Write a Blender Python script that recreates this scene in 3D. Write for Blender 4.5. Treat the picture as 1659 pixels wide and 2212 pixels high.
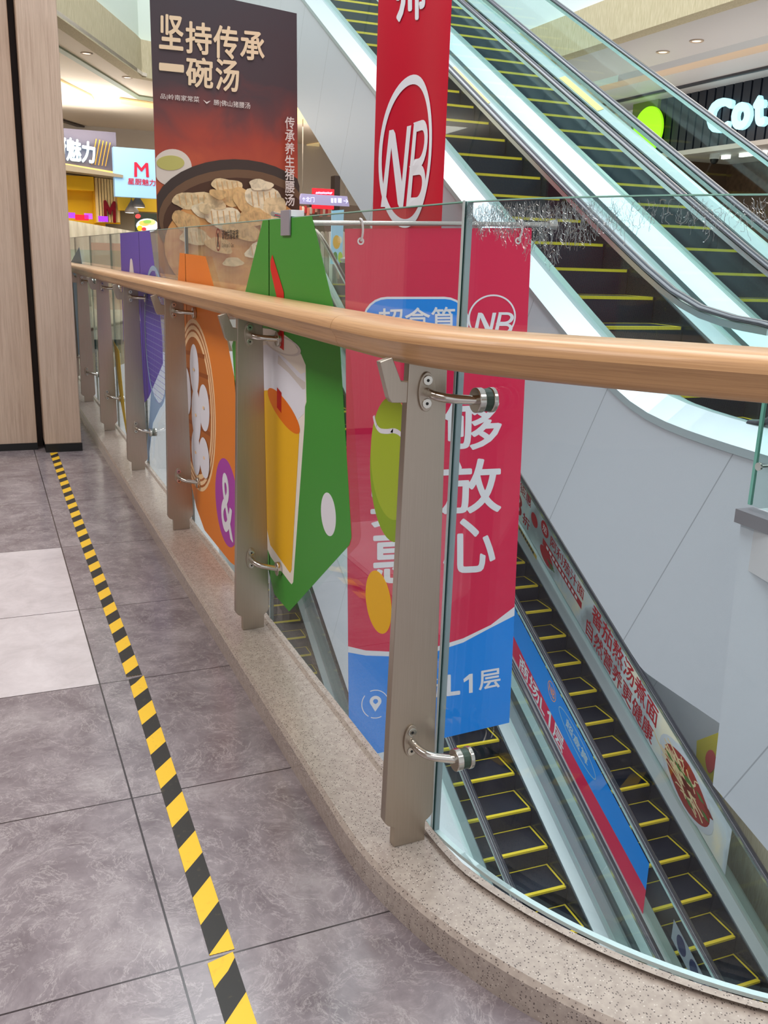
import bpy, bmesh, math, random
from mathutils import Vector, Matrix
for o in list(bpy.data.objects): bpy.data.objects.remove(o)
random.seed(7)
S = bpy.context.scene; COL = S.collection
R = math.radians

# ------------------------------------------------------------------ camera
IW, IH, FPX = 1659.0, 2212.0, 1976.45
CAMH = 1.25
ph, ro, yw = R(15.416), R(1.8799), R(-23.655)
_fw = Vector((0, math.cos(ph), -math.sin(ph))); _rt = Vector((1, 0, 0)); _up = _rt.cross(_fw)
_r2 = math.cos(ro)*_rt + math.sin(ro)*_up; _u2 = -math.sin(ro)*_rt + math.cos(ro)*_up
Rz = Matrix.Rotation(yw, 3, 'Z')
FW, RT, UP = Rz @ _fw, Rz @ _r2, Rz @ _u2
CP = Vector((0, 0, CAMH))
cam = bpy.data.cameras.new('camera'); cam_o = bpy.data.objects.new('camera', cam); COL.objects.link(cam_o)
M = Matrix((RT, UP, -FW)).transposed().to_4x4(); M.translation = CP; cam_o.matrix_world = M
cam.sensor_fit = 'VERTICAL'; cam.sensor_height = 36.0; cam.sensor_width = 27.0; cam.lens = FPX/IH*36.0
cam.clip_start = 0.05; cam.clip_end = 200
S.camera = cam_o

# ------------------------------------------------------------------ light, world, exposure
S.view_settings.view_transform = 'Standard'; S.view_settings.look = 'None'
S.view_settings.gamma = 1.0; S.view_settings.use_curve_mapping = False
S.view_settings.exposure = 0.0
try:
    S.cycles.transparent_max_bounces = 40; S.cycles.max_bounces = 10; S.cycles.caustics_reflective = False
    S.cycles.sample_clamp_indirect = 6.0
except Exception: pass
w = bpy.data.worlds.new('world'); S.world = w; w.use_nodes = True
bgn = w.node_tree.nodes['Background']; bgn.inputs[0].default_value = (0.95, 0.97, 1.0, 1); bgn.inputs[1].default_value = 0.74
def area(name, loc, size, sy, power, rot=(0, 0, 0), col=(1, 1, 1)):
    l = bpy.data.lights.new(name, 'AREA'); l.shape = 'RECTANGLE'; l.size = size; l.size_y = sy; l.energy = power; l.color = col
    o = bpy.data.objects.new(name, l); COL.objects.link(o); o.location = loc; o.rotation_euler = rot
    return o
area('atrium_skylight', (1.6, 8.0, 14.0), 10, 18, 3900, col=(0.92, 0.98, 1.0))
area('corridor_ceiling_and_fill_light', (-1.7, 1.4, 4.2), 1.6, 2.4, 86, rot=(0, R(-32), 0), col=(1.0, 0.96, 0.95))
area('corridor_ceiling_and_fill_light', (1.9, -1.4, 4.2), 3.0, 1.6, 100, col=(1.0, 0.97, 0.95))  # added fill from the camera side for banners, posts, rail and ledge
area('corridor_ceiling_and_fill_light', (-1.7, 4.4, 4.2), 1.6, 2.0, 95, rot=(0, R(-32), 0), col=(1.0, 0.95, 0.92))
area('shop_gallery_light', (1.5, 21.5, 4.2), 5, 2.5, 160, col=(1.0, 0.95, 0.88))
area('shop_gallery_light', (7.5, 21.5, 4.2), 6, 2.5, 160, col=(1.0, 0.93, 0.85))
area('right_gallery_light', (9.4, 11.5, 4.25), 1.2, 8, 150, col=(1.0, 0.95, 0.9))
area('ceiling_fill_uplight', (10.2, 12.0, 3.2), 2.2, 9, 48, rot=(R(180), 0, 0), col=(1.0, 0.95, 0.9))  # added panel floating below the right soffit to brighten it
area('lower_void_fill', (1.3, 6.5, -2.6), 1.2, 9, 150, rot=(0, R(-22), 0), col=(1, 1, 1))  # added fill hung in the void, brightens the noodle poster and lower steps
area('under_escalator_fill', (5.6, 6.2, -2.0), 0.8, 4.0, 55, rot=(0, R(-35), 0), col=(1.0, 0.99, 0.97))  # added lamp beneath the truss, lifts the dark lower wall and poster
area('ceiling_fill_uplight', (0.8, 22.0, 3.6), 5, 3, 170, rot=(R(180), 0, 0), col=(1.0, 0.94, 0.86))  # added fill aimed up, brightens the cream gallery ceiling from beneath
area('ceiling_fill_uplight', (7.5, 22.0, 3.6), 6, 3, 100, rot=(R(180), 0, 0), col=(1.0, 0.93, 0.84))  # second added upward fill for the same gallery ceiling

# ------------------------------------------------------------------ helpers
def ray(x, y): return FW + (x-IW/2)/FPX*RT - (y-IH/2)/FPX*UP
def hit(x, y, n, d):
    r = ray(x, y); n = Vector(n); return CP + r*((d - n.dot(CP))/n.dot(r))
atX = lambda x, y, X: hit(x, y, (1, 0, 0), X)
atY = lambda x, y, Y: hit(x, y, (0, 1, 0), Y)
atZ = lambda x, y, Z: hit(x, y, (0, 0, 1), Z)
ED = R(2.0); EU = Vector((math.sin(ED), math.cos(ED), 0)); EV = Vector((math.cos(ED), -math.sin(ED), 0))
atV = lambda x, y, v: hit(x, y, EV, v)
def euv(u, v, z): return EU*u + EV*v + Vector((0, 0, z))

def lin(c):
    return tuple((x/255/12.92 if x/255 <= 0.04045 else ((x/255+0.055)/1.055)**2.4) for x in c)
MATS = {}
def mat(name, rgb, rough=0.5, metal=0.0, emit=0.0, spec=None, coat=0.0, ecol=None):
    if name in MATS: return MATS[name]
    m = bpy.data.materials.new(name); m.use_nodes = True; b = m.node_tree.nodes['Principled BSDF']
    b.inputs['Base Color'].default_value = (*lin(rgb), 1); b.inputs['Roughness'].default_value = rough
    b.inputs['Metallic'].default_value = metal
    if spec is not None: b.inputs['Specular IOR Level'].default_value = spec
    if coat: b.inputs['Coat Weight'].default_value = coat; b.inputs['Coat Roughness'].default_value = 0.08
    if emit:
        b.inputs['Emission Color'].default_value = (*lin(ecol or rgb), 1); b.inputs['Emission Strength'].default_value = emit
    MATS[name] = m; return m
def nodes(m): return m.node_tree.nodes, m.node_tree.links, m.node_tree.nodes['Principled BSDF']
def ramp(N, stops):
    r = N.new('ShaderNodeValToRGB'); e = r.color_ramp.elements
    while len(e) > 1: e.remove(e[0])
    e[0].position = stops[0][0]; e[0].color = (*lin(stops[0][1]), 1)
    for p, c in stops[1:]:
        k = e.new(p); k.color = (*lin(c), 1)
    return r
def math_n(N, L, op, a, b=None):
    n = N.new('ShaderNodeMath'); n.operation = op
    for i, v in enumerate((a, b)):
        if v is None: continue
        if isinstance(v, (int, float)): n.inputs[i].default_value = v
        else: L.new(v, n.inputs[i])
    return n.outputs[0]
def mix_n(N, L, fac, a, b):
    n = N.new('ShaderNodeMix'); n.data_type = 'RGBA'
    for i, v in ((0, fac), (6, a), (7, b)):
        if isinstance(v, tuple): n.inputs[i].default_value = (*lin(v), 1)
        elif isinstance(v, (int, float)): n.inputs[i].default_value = v
        else: L.new(v, n.inputs[i])
    return n.outputs[2]
def noise(N, L, vec, scale, detail=4, dist=0.0, rough=0.5):
    n = N.new('ShaderNodeTexNoise'); n.inputs['Scale'].default_value = scale; n.inputs['Detail'].default_value = detail
    n.inputs['Distortion'].default_value = dist; n.inputs['Roughness'].default_value = rough
    if vec is not None: L.new(vec, n.inputs['Vector'])
    return n.outputs['Fac']
def coords(N, L, kind='Object', sc=(1, 1, 1)):
    t = N.new('ShaderNodeTexCoord'); mp = N.new('ShaderNodeMapping'); mp.inputs['Scale'].default_value = sc
    L.new(t.outputs[kind], mp.inputs['Vector']); return mp.outputs['Vector']
def bump(N, L, b, h, strength=0.1, dist=0.01):
    n = N.new('ShaderNodeBump'); n.inputs['Strength'].default_value = strength; n.inputs['Distance'].default_value = dist
    L.new(h, n.inputs['Height']); L.new(n.outputs['Normal'], b.inputs['Normal'])

class MB:
    def __init__(s): s.v = []; s.f = []; s.uv = {}
    def add(s, vs, fs):
        k = len(s.v); s.v += [Vector(p) for p in vs]; s.f += [tuple(i+k for i in f) for f in fs]; return s
    def box(s, a, b):
        x0, y0, z0 = a; x1, y1, z1 = b
        return s.add([(x0,y0,z0),(x1,y0,z0),(x1,y1,z0),(x0,y1,z0),(x0,y0,z1),(x1,y0,z1),(x1,y1,z1),(x0,y1,z1)],
                     [(0,3,2,1),(4,5,6,7),(0,1,5,4),(1,2,6,5),(2,3,7,6),(3,0,4,7)])
    def prism(s, pts, off):
        """extrude a planar outline pts by the vector off"""
        n = len(pts); off = Vector(off); p = [Vector(q) for q in pts]
        nn = Vector((0, 0, 0))
        for i in range(n): nn += p[i].cross(p[(i+1) % n])
        if nn.dot(off) < 0: p = p[::-1]
        return s.add(p + [q+off for q in p], [tuple(range(n))[::-1], tuple(range(n, 2*n))] + [(i, (i+1) % n, (i+1) % n+n, i+n) for i in range(n)])
    def tube(s, path, r, n=12, caps=True):
        path = [Vector(p) for p in path]; rings = []
        t0 = (path[1]-path[0]).normalized(); ref = Vector((0, 0, 1)) if abs(t0.z) < 0.9 else Vector((1, 0, 0))
        x = t0.cross(ref).normalized(); vs = []
        for i, p in enumerate(path):
            t = (path[min(i+1, len(path)-1)] - path[max(i-1, 0)]).normalized()
            x = (x - t*x.dot(t)).normalized(); y = t.cross(x)
            rr = r[i] if isinstance(r, (list, tuple)) else r
            vs += [p + rr*(math.cos(2*math.pi*k/n)*x + math.sin(2*math.pi*k/n)*y) for k in range(n)]
        m = len(path)
        fs = [(i*n+k, i*n+(k+1) % n, (i+1)*n+(k+1) % n, (i+1)*n+k) for i in range(m-1) for k in range(n)]
        if caps: fs += [tuple(range(n))[::-1], tuple(range((m-1)*n, m*n))]
        return s.add(vs, fs)
    def cyl(s, c, ax, r, h, n=24):
        c = Vector(c); ax = Vector(ax).normalized(); return s.tube([c, c+ax*h], r, n)
    def lathe(s, c, prof, n=24):
        c = Vector(c); vs = []
        for (r, z) in prof: vs += [c+Vector((r*math.cos(2*math.pi*k/n), r*math.sin(2*math.pi*k/n), z)) for k in range(n)]
        m = len(prof)
        return s.add(vs, [(i*n+k, i*n+(k+1) % n, (i+1)*n+(k+1) % n, (i+1)*n+k) for i in range(m-1) for k in range(n)])
    def sweep(s, rings, closed=True, caps=True, uv=None):
        """rings: list of equally long point lists"""
        n = len(rings[0]); m = len(rings); vs = [p for r in rings for p in r]; k0 = len(s.f)
        q = n if closed else n-1
        fs = [(i*n+k, i*n+(k+1) % n, (i+1)*n+(k+1) % n, (i+1)*n+k) for i in range(m-1) for k in range(q)]
        if uv:
            for i in range(m-1):
                for k in range(q):
                    s.uv[k0+i*q+k] = [(uv[i], k/n), (uv[i], (k+1)/n), (uv[i+1], (k+1)/n), (uv[i+1], k/n)]
        if caps and closed: fs += [tuple(range(n))[::-1], tuple(range((m-1)*n, m*n))]
        return s.add(vs, fs)
    def build(s, name, m, parent=None, smooth=False, bevel=0.0, recalc=True, loc=None):
        me = bpy.data.meshes.new(name)
        vs = s.v
        if parent is not None:
            pm = parent.matrix_basis if parent.parent is None else parent.parent.matrix_basis @ parent.matrix_basis
            inv = pm.inverted(); vs = [inv @ p for p in vs]
        elif loc is not None: vs = [p-Vector(loc) for p in vs]
        me.from_pydata([tuple(p) for p in vs], [], s.f)
        if s.uv:
            ul = me.uv_layers.new(name='UVMap')
            for i, co in s.uv.items():
                for li, c in zip(me.polygons[i].loop_indices, co): ul.data[li].uv = c
        if recalc:
            bm = bmesh.new(); bm.from_mesh(me); bmesh.ops.recalc_face_normals(bm, faces=bm.faces); bm.to_mesh(me); bm.free()
        o = bpy.data.objects.new(name, me); COL.objects.link(o)
        if m: me.materials.append(m)
        if smooth:
            for p in me.polygons: p.use_smooth = True
            try: me.set_sharp_from_angle(angle=R(40))
            except Exception: pass
        if bevel:
            md = o.modifiers.new('bevel', 'BEVEL'); md.width = bevel; md.segments = 2; md.limit_method = 'ANGLE'
        if parent is not None: o.parent = parent
        elif loc is not None: o.location = loc
        return o
def tag(o, label, cat, group=None, kind=None):
    o['label'] = label; o['category'] = cat
    if group: o['group'] = group
    if kind: o['kind'] = kind
    return o
def thing(name, label, cat, loc=(0, 0, 0), group=None, rz=0.0):
    o = bpy.data.objects.new(name, None); o.empty_display_size = 0.1; COL.objects.link(o)
    o.location = loc; o.rotation_euler = (0, 0, rz)
    o.matrix_basis = Matrix.Translation(loc) @ Matrix.Rotation(rz, 4, 'Z')
    return tag(o, label, cat, group)
def struct(o, label=None, cat=None):
    o['kind'] = 'structure'
    if label: o['label'] = label
    if cat: o['category'] = cat
    return o
def copy_tree(o, parent=None):
    c = o.copy(); COL.objects.link(c)
    if parent is not None: c.parent = parent
    for ch in list(o.children): copy_tree(ch, c)
    return c

_TXT = {}
def glyphs(body, bold=0.0, sp=1.0, shear=0.0):
    key = (body, bold, sp, shear)
    if key in _TXT: return _TXT[key]
    cu = bpy.data.curves.new('t', 'FONT'); cu.body = body; cu.resolution_u = 4; cu.space_character = sp; cu.shear = shear
    cu.space_line = 0.95
    o = bpy.data.objects.new('t', cu); COL.objects.link(o)
    bpy.context.view_layer.update()
    me = bpy.data.meshes.new_from_object(o.evaluated_get(bpy.context.evaluated_depsgraph_get()))
    vs = [v.co.copy() for v in me.vertices]; fs = [tuple(p.vertices) for p in me.polygons]
    bpy.data.objects.remove(o); bpy.data.meshes.remove(me)
    x0 = min(v.x for v in vs); x1 = max(v.x for v in vs); y0 = min(v.y for v in vs); y1 = max(v.y for v in vs)
    if bold:
        b_ = bold*0.8; base, bf = vs, fs; vs, fs = [], []
        for i in range(8):
            a = i*math.pi/4; k = len(vs); vs += [v+Vector((b_*math.cos(a), b_*math.sin(a), i)) for v in base]; fs += [tuple(q+k for q in f) for f in bf]
        x0 -= b_; x1 += b_; y0 -= b_; y1 += b_
    pts = [((v.x-x0)/(x1-x0), (v.y-y0)/(y1-y0), v.z) for v in vs]
    _TXT[key] = (pts, fs); return _TXT[key]
def text_quad(mb, body, bl, br, tr, tl, off=(0, 0, 0), bold=0.0, sp=1.0, shear=0.0, depth=None):
    """lettering stretched over the quad bl, br, tr, tl; depth = vector for solid letters"""
    pts, fs = glyphs(body, bold, sp, shear)
    bl, br, tr, tl = (Vector(p) for p in (bl, br, tr, tl)); off = Vector(off)
    nn = (br-bl).cross(tl-bl).normalized()
    if nn.dot(CP-bl) < 0: nn = -nn
    nn *= 2.5e-5*(CP-bl).length
    P = [(bl*(1-a)+br*a)*(1-b) + (tl*(1-a)+tr*a)*b + off + nn*c for a, b, c in pts]
    if depth is None: mb.add(P, fs)
    else:
        d = Vector(depth); n = len(P); edges = {}
        for f in fs:
            for i in range(len(f)):
                e = (f[i], f[(i+1) % len(f)]); edges[e] = edges.get(e, 0)+1
        side = [(a, b, b+n, a+n) for (a, b) in edges if (b, a) not in edges]
        mb.add(P+[p+d for p in P], fs + [tuple(i+n for i in f)[::-1] for f in fs] + side)
    return mb
def ell(c, a, b, n=40, t0=0.0, t1=2*math.pi, full=True):
    c, a, b = Vector(c), Vector(a), Vector(b); m = n if full else n+1
    return [c + a*math.cos(t0+(t1-t0)*k/n) + b*math.sin(t0+(t1-t0)*k/n) for k in range(m)]
def ring(mb, c, a, b, w, off, n=48, t0=0.0, t1=2*math.pi):
    """flat ring of inner width ratio w"""
    c, a, b = Vector(c), Vector(a), Vector(b); off = Vector(off); vs = []
    for k in range(n+1):
        t = t0+(t1-t0)*k/n; d = a*math.cos(t)+b*math.sin(t); vs += [c+d+off, c+d*w+off]
    mb.add(vs, [(2*i, 2*i+2, 2*i+3, 2*i+1) for i in range(n)]); return mb
def ribbon(mb, pts, w, nrm, off=(0, 0, 0)):
    """flat ribbon along pts lying in the plane with normal nrm"""
    pts = [Vector(p) for p in pts]; nrm = Vector(nrm); off = Vector(off); vs = []
    for i, p in enumerate(pts):
        t = (pts[min(i+1, len(pts)-1)]-pts[max(i-1, 0)]).normalized(); s_ = t.cross(nrm).normalized()
        ww = w[i] if isinstance(w, (list, tuple)) else w
        vs += [p+s_*ww/2+off, p-s_*ww/2+off]
    mb.add(vs, [(2*i, 2*i+2, 2*i+3, 2*i+1) for i in range(len(pts)-1)]); return mb

# ------------------------------------------------------------------ materials
def glass_mat(name, tint, ior=1.5, gl=1.0, gtint=(255, 255, 255), base=0.0):
    m = bpy.data.materials.new(name); m.use_nodes = True; N, L = m.node_tree.nodes, m.node_tree.links
    N.remove(N['Principled BSDF']); out = N['Material Output']
    t = N.new('ShaderNodeBsdfTransparent'); t.inputs[0].default_value = (*lin(tint), 1)
    g = N.new('ShaderNodeBsdfGlossy'); g.inputs['Roughness'].default_value = 0.01; g.inputs['Color'].default_value = (*lin(gtint), 1)
    f = N.new('ShaderNodeFresnel'); ge = N.new('ShaderNodeNewGeometry')
    L.new(math_n(N, L, 'ADD', math_n(N, L, 'MULTIPLY', ge.outputs['Backfacing'], 1/ior-ior), ior), f.inputs['IOR'])
    fac = math_n(N, L, 'MULTIPLY', f.outputs[0], gl)
    if base: fac = math_n(N, L, 'ADD', fac, base)
    mx = N.new('ShaderNodeMixShader'); L.new(fac, mx.inputs[0]); L.new(t.outputs[0], mx.inputs[1]); L.new(g.outputs[0], mx.inputs[2])
    L.new(mx.outputs[0], out.inputs['Surface']); return m
GLASS = glass_mat('clear_guard_glass', (246, 250, 251), 1.45, 0.75)
GLASS_ESC = glass_mat('green_tinted_glass', (243, 252, 250), 1.45, 0.4)
GLASS_EDGE = mat('glass_edge', (150, 205, 190), 0.12, 0.0, coat=0.5)
GLASS_EDGE_D = mat('glass_joint_edge', (60, 96, 90), 0.15, 0.0, coat=0.5)
STEEL = mat('brushed_steel', (178, 170, 160), 0.34, 1.0)
def _steel():
    N, L, b = nodes(STEEL); v = coords(N, L, 'Object', (60, 60, 1.2)); n = noise(N, L, v, 6, 5)
    n2 = noise(N, L, coords(N, L, 'Object', (1, 1, 0.6)), 7, 4)
    c = mix_n(N, L, n, (170, 159, 146), (200, 191, 178)); c2 = mix_n(N, L, n2, c, (180, 167, 152)); L.new(c2, b.inputs['Base Color'])
    L.new(math_n(N, L, 'ADD', math_n(N, L, 'MULTIPLY', n, 0.2), 0.27), b.inputs['Roughness'])
_steel()
CHROME = mat('polished_steel', (205, 200, 192), 0.14, 1.0)
ESC_STEEL = mat('escalator_steel', (172, 184, 188), 0.38, 0.5)
DARK = mat('dark_rubber', (38, 40, 46), 0.35)
BLACK = mat('black_plastic', (14, 14, 15), 0.45)
WHITE = mat('white_paint', (222, 222, 218), 0.45)
TRUSS = mat('cladding_white', (189, 194, 201), 0.4)
WHITE_INK = mat('white_ink', (236, 234, 240), 0.4)

def wood(name, c1, c2, axis_uv=True, rough=0.38):
    m = mat(name, c1, rough, coat=0.15); N, L, b = nodes(m)
    if axis_uv: v = coords(N, L, 'UV', (2.2, 42, 1))
    else: v = coords(N, L, 'Object', (46, 46, 1.6))
    n1 = noise(N, L, v, 1.6, 8, 0.6, 0.65)
    v2 = coords(N, L, 'UV', (9, 160, 1)) if axis_uv else coords(N, L, 'Object', (190, 190, 5))
    n2 = noise(N, L, v2, 1.3, 5, 0.2, 0.7)
    r1 = ramp(N, [(0.3, c2), (0.52, c1), (0.75, tuple(min(255, x+12) for x in c1))]); L.new(n1, r1.inputs[0])
    r2 = N.new('ShaderNodeMapRange'); r2.inputs[1].default_value = 0.55; r2.inputs[2].default_value = 0.72; L.new(n2, r2.inputs[0])
    f = math_n(N, L, 'MULTIPLY', r2.outputs[0], 0.45)
    L.new(mix_n(N, L, f, r1.outputs[0], tuple(int(x*0.8) for x in c2)), b.inputs['Base Color'])
    bump(N, L, b, n2, 0.06, 0.003)
    return m
WOOD = wood('oak_handrail', (199, 154, 108), (174, 128, 86))
LAMINATE = wood('wood_laminate', (200, 177, 156), (180, 155, 135), False, 0.42)

FLOOR_X = 0.238
FLOOR_Y = [0.55, 1.25, 1.401, 1.977, 2.618, 3.249, 4.024, 4.815, 5.45]
def floor_mat():
    m = mat('marble_tile', (150, 140, 142), 0.16); N, L, b = nodes(m)
    t = N.new('ShaderNodeTexCoord'); P = t.outputs['Object']
    sx = N.new('ShaderNodeSeparateXYZ'); L.new(P, sx.inputs[0]); X, Y = sx.outputs[0], sx.outputs[1]
    wv = N.new('ShaderNodeTexNoise'); wv.inputs['Scale'].default_value = 2.2; wv.inputs['Detail'].default_value = 5; L.new(P, wv.inputs['Vector'])
    va = N.new('ShaderNodeVectorMath'); va.operation = 'MULTIPLY_ADD'; va.inputs[1].default_value = (0.22, 0.22, 0.22)
    L.new(wv.outputs['Color'], va.inputs[0]); L.new(P, va.inputs[2])
    n1 = noise(N, L, va.outputs[0], 6.5, 10, 0.3, 0.7)
    base = ramp(N, [(0.34, (112, 102, 106)), (0.5, (133, 123, 127)), (0.66, (156, 147, 149))]); L.new(n1, base.inputs[0])
    def veins(sc, w0, w1):
        n = noise(N, L, va.outputs[0], sc, 8, 0.7, 0.68)
        d = math_n(N, L, 'ABSOLUTE', math_n(N, L, 'SUBTRACT', n, 0.5))
        r = N.new('ShaderNodeMapRange'); r.inputs[1].default_value = w0; r.inputs[2].default_value = w1; r.inputs[3].default_value = 1; r.inputs[4].default_value = 0
        L.new(d, r.inputs[0]); return r.outputs[0]
    v1 = math_n(N, L, 'MULTIPLY', veins(7.0, 0.001, 0.012), 0.36); v2 = math_n(N, L, 'MULTIPLY', veins(17.0, 0.001, 0.02), 0.26)
    c = mix_n(N, L, v1, base.outputs[0], (196, 188, 186)); c = mix_n(N, L, v2, c, (188, 179, 178))
    # the two pale tiles left of the joint
    lx = math_n(N, L, 'LESS_THAN', X, FLOOR_X); ly = math_n(N, L, 'GREATER_THAN', Y, 2.618); ly2 = math_n(N, L, 'LESS_THAN', Y, 4.024)
    pale = math_n(N, L, 'MULTIPLY', math_n(N, L, 'MULTIPLY', lx, ly), ly2)
    pr = ramp(N, [(0.3, (184, 175, 177)), (0.7, (212, 204, 206))]); L.new(n1, pr.inputs[0])
    c = mix_n(N, L, pale, c, pr.outputs[0])
    # joints
    g = math_n(N, L, 'LESS_THAN', math_n(N, L, 'ABSOLUTE', math_n(N, L, 'SUBTRACT', X, FLOOR_X)), 0.0022)
    for y in FLOOR_Y:
        if y == 1.25: continue
        k = math_n(N, L, 'LESS_THAN', math_n(N, L, 'ABSOLUTE', math_n(N, L, 'SUBTRACT', Y, y)), 0.002)
        g = math_n(N, L, 'MAXIMUM', g, k)
    c = mix_n(N, L, g, c, (58, 52, 54)); L.new(c, b.inputs['Base Color'])
    L.new(math_n(N, L, 'ADD', math_n(N, L, 'MULTIPLY', n1, 0.12), 0.14), b.inputs['Roughness'])
    bump(N, L, b, math_n(N, L, 'SUBTRACT', 1.0, g), 0.4, 0.002)
    return m
FLOOR = floor_mat()
def terrazzo():
    m = mat('terrazzo', (186, 172, 160), 0.22); N, L, b = nodes(m); v = coords(N, L)
    vo = N.new('ShaderNodeTexVoronoi'); vo.inputs['Scale'].default_value = 230; L.new(v, vo.inputs['Vector'])
    sep = N.new('ShaderNodeSeparateColor'); L.new(vo.outputs['Color'], sep.inputs[0])
    small = math_n(N, L, 'LESS_THAN', vo.outputs['Distance'], 0.33)
    dk = math_n(N, L, 'MULTIPLY', small, math_n(N, L, 'GREATER_THAN', sep.outputs[0], 0.66))
    lt = math_n(N, L, 'MULTIPLY', small, math_n(N, L, 'LESS_THAN', sep.outputs[0], 0.12))
    n = noise(N, L, v, 60, 4); base = ramp(N, [(0.3, (166, 153, 143)), (0.7, (186, 173, 162))]); L.new(n, base.inputs[0])
    c = mix_n(N, L, dk, base.outputs[0], (98, 88, 84)); c = mix_n(N, L, lt, c, (206, 196, 186)); L.new(c, b.inputs['Base Color'])
    return m
TERRAZZO = terrazzo()
def textured(name, c1, c2, sc=(8, 8, 1.2), rough=0.7):
    m = mat(name, c1, rough); N, L, b = nodes(m); n = noise(N, L, coords(N, L, 'Object', sc), 6, 6)
    r = ramp(N, [(0.35, c2), (0.65, c1)]); L.new(n, r.inputs[0]); L.new(r.outputs[0], b.inputs['Base Color']); return m
FASCIA = textured('textured_beige', (206, 192, 160), (188, 174, 140))
CREAM = mat('cream_ceiling', (232, 218, 200), 0.6)
GREYCEIL = mat('grey_white_ceiling', (204, 198, 196), 0.55)
COVE = mat('warm_cove_strip', (255, 216, 156), 0.5, emit=0.95)
COVE2 = mat('soft_cove_strip', (240, 216, 160), 0.5, emit=0.35)
LAMPW = mat('white_lamp', (255, 252, 245), 0.5, emit=2.5)

# ------------------------------------------------------------------ guard path
GX, GR, GC = 0.81, 0.965, (1.775, 1.625)
def path(n, y_far=14.0, y_start=None, ang_end=90, straight_end=3.55, step=6):
    """centre line offset n towards the corridor from the glass; list of (x,y,s)"""
    pts = []; ys = [y_far]; y = y_far
    ys = [y_far, 9.0, 6.0, 4.0, 3.0, 2.4, 2.0, 1.8]
    ys = [q for q in ys if q <= y_far]
    for q in ys: pts.append((GX-n, q))
    r = GR+n
    for k in range(0, 91, step):
        a = R(k); pts.append((GC[0]-r*math.cos(a), GC[1]-r*math.sin(a)))
    pts.append((straight_end, GC[1]-r))
    return pts
def sweep_path(prof, p_from=None, p_to=None, y_far=14.0, step=3, straight_end=3.55):
    """prof: list of (n,z); rings along the guard path"""
    cols = [path(n, y_far, step=step, straight_end=straight_end) for n, z in prof]
    m = len(cols[0]); rings = []; uv = []; s = 0
    for i in range(m):
        if i: s += math.hypot(cols[0][i][0]-cols[0][i-1][0], cols[0][i][1]-cols[0][i-1][1])
        rings.append([Vector((cols[k][i][0], cols[k][i][1], prof[k][1])) for k in range(len(prof))]); uv.append(s)
    return rings, uv

# ------------------------------------------------------------------ setting: floors, ledge
arc = [(GC[0]-1.08*math.cos(R(k)), GC[1]-1.08*math.sin(R(k))) for k in range(0, 91, 6)]
out = [(-4.2, -3), (9, -3), (9, 0.5), (3.6, 0.5)] + arc[::-1] + [(0.69, 14), (-4.2, 14)]
struct(MB().prism([(x, y, -0.35) for x, y in out], (0, 0, 0.35)).build('floor', FLOOR), 'grey marble tiled corridor floor with two pale tiles', 'floor')
prof = [(0.178, 0.0), (0.18, 0.062), (0.172, 0.073), (0.03, 0.078), (0.022, 0.088), (0.006, 0.088), (0.002, 0.08), (0.002, -0.5), (0.06, -0.5), (0.06, 0.0)]
rings, uv = sweep_path(prof, step=2)
for r in rings:          # on the bend the ledge stops a little short of the glass
    dx, dy = r[0].x-GC[0], r[0].y-GC[1]
    if dy < 0:
        f = min(1, -dy/0.30)
        for k in (4, 5, 6, 7): 
            d_ = Vector((r[k].x-GC[0], r[k].y-GC[1], 0)).normalized() if r[k].x < GC[0]-1e-4 else Vector((0, -1, 0))
            r[k] += d_*0.036*f
struct(MB().sweep(rings).build('trim_1', TERRAZZO), 'speckled terrazzo ledge curving under the glass guard', 'ledge')

struct(MB().box((-4.3, -1.2, 4.35), (0.74, 14, 4.6)).build('ceiling', mat('corridor_ceiling', (206, 202, 198), 0.6)), 'pale corridor ceiling above the walkway', 'ceiling')
struct(MB().box((-4.4, -3, 0), (-4.2, 14, 4.35)).build('wall_left_corridor', mat('corridor_wall', (188, 172, 158), 0.5)), 'plain shop side wall of the corridor', 'wall')
# left wood panels
pm = MB().box((-1.2, 6.19, 0.04), (0.262, 6.6, 5.0)).build('wall_left', LAMINATE, bevel=0.004); struct(pm, 'wide wood laminate wall panel beside the dark recess', 'wall')
struct(MB().box((0.262, 6.3, 0.0), (0.30, 6.6, 5.0)).build('wall_left_recess', mat('dark_brown', (52, 34, 28), 0.5)), 'dark brown recess between the two wood panels', 'wall')
struct(MB().box((-1.2, 6.185, 0.0), (0.262, 6.6, 0.045)).build('baseboard_left', BLACK), 'black baseboard under the wide wood panel', 'baseboard')
pl = thing('pillar', 'wood laminate clad pillar end with black foot beside the handrail', 'pillar', (0.41, 6.2, 0)); pl['kind'] = 'structure'
MB().box((0.302, 6.08, 0.05), (0.523, 6.6, 5.0)).build('pillar_cladding', LAMINATE, pl, bevel=0.006)
MB().box((0.305, 6.075, 0.0), (0.527, 6.6, 0.052)).build('pillar_base', BLACK, pl)

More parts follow.
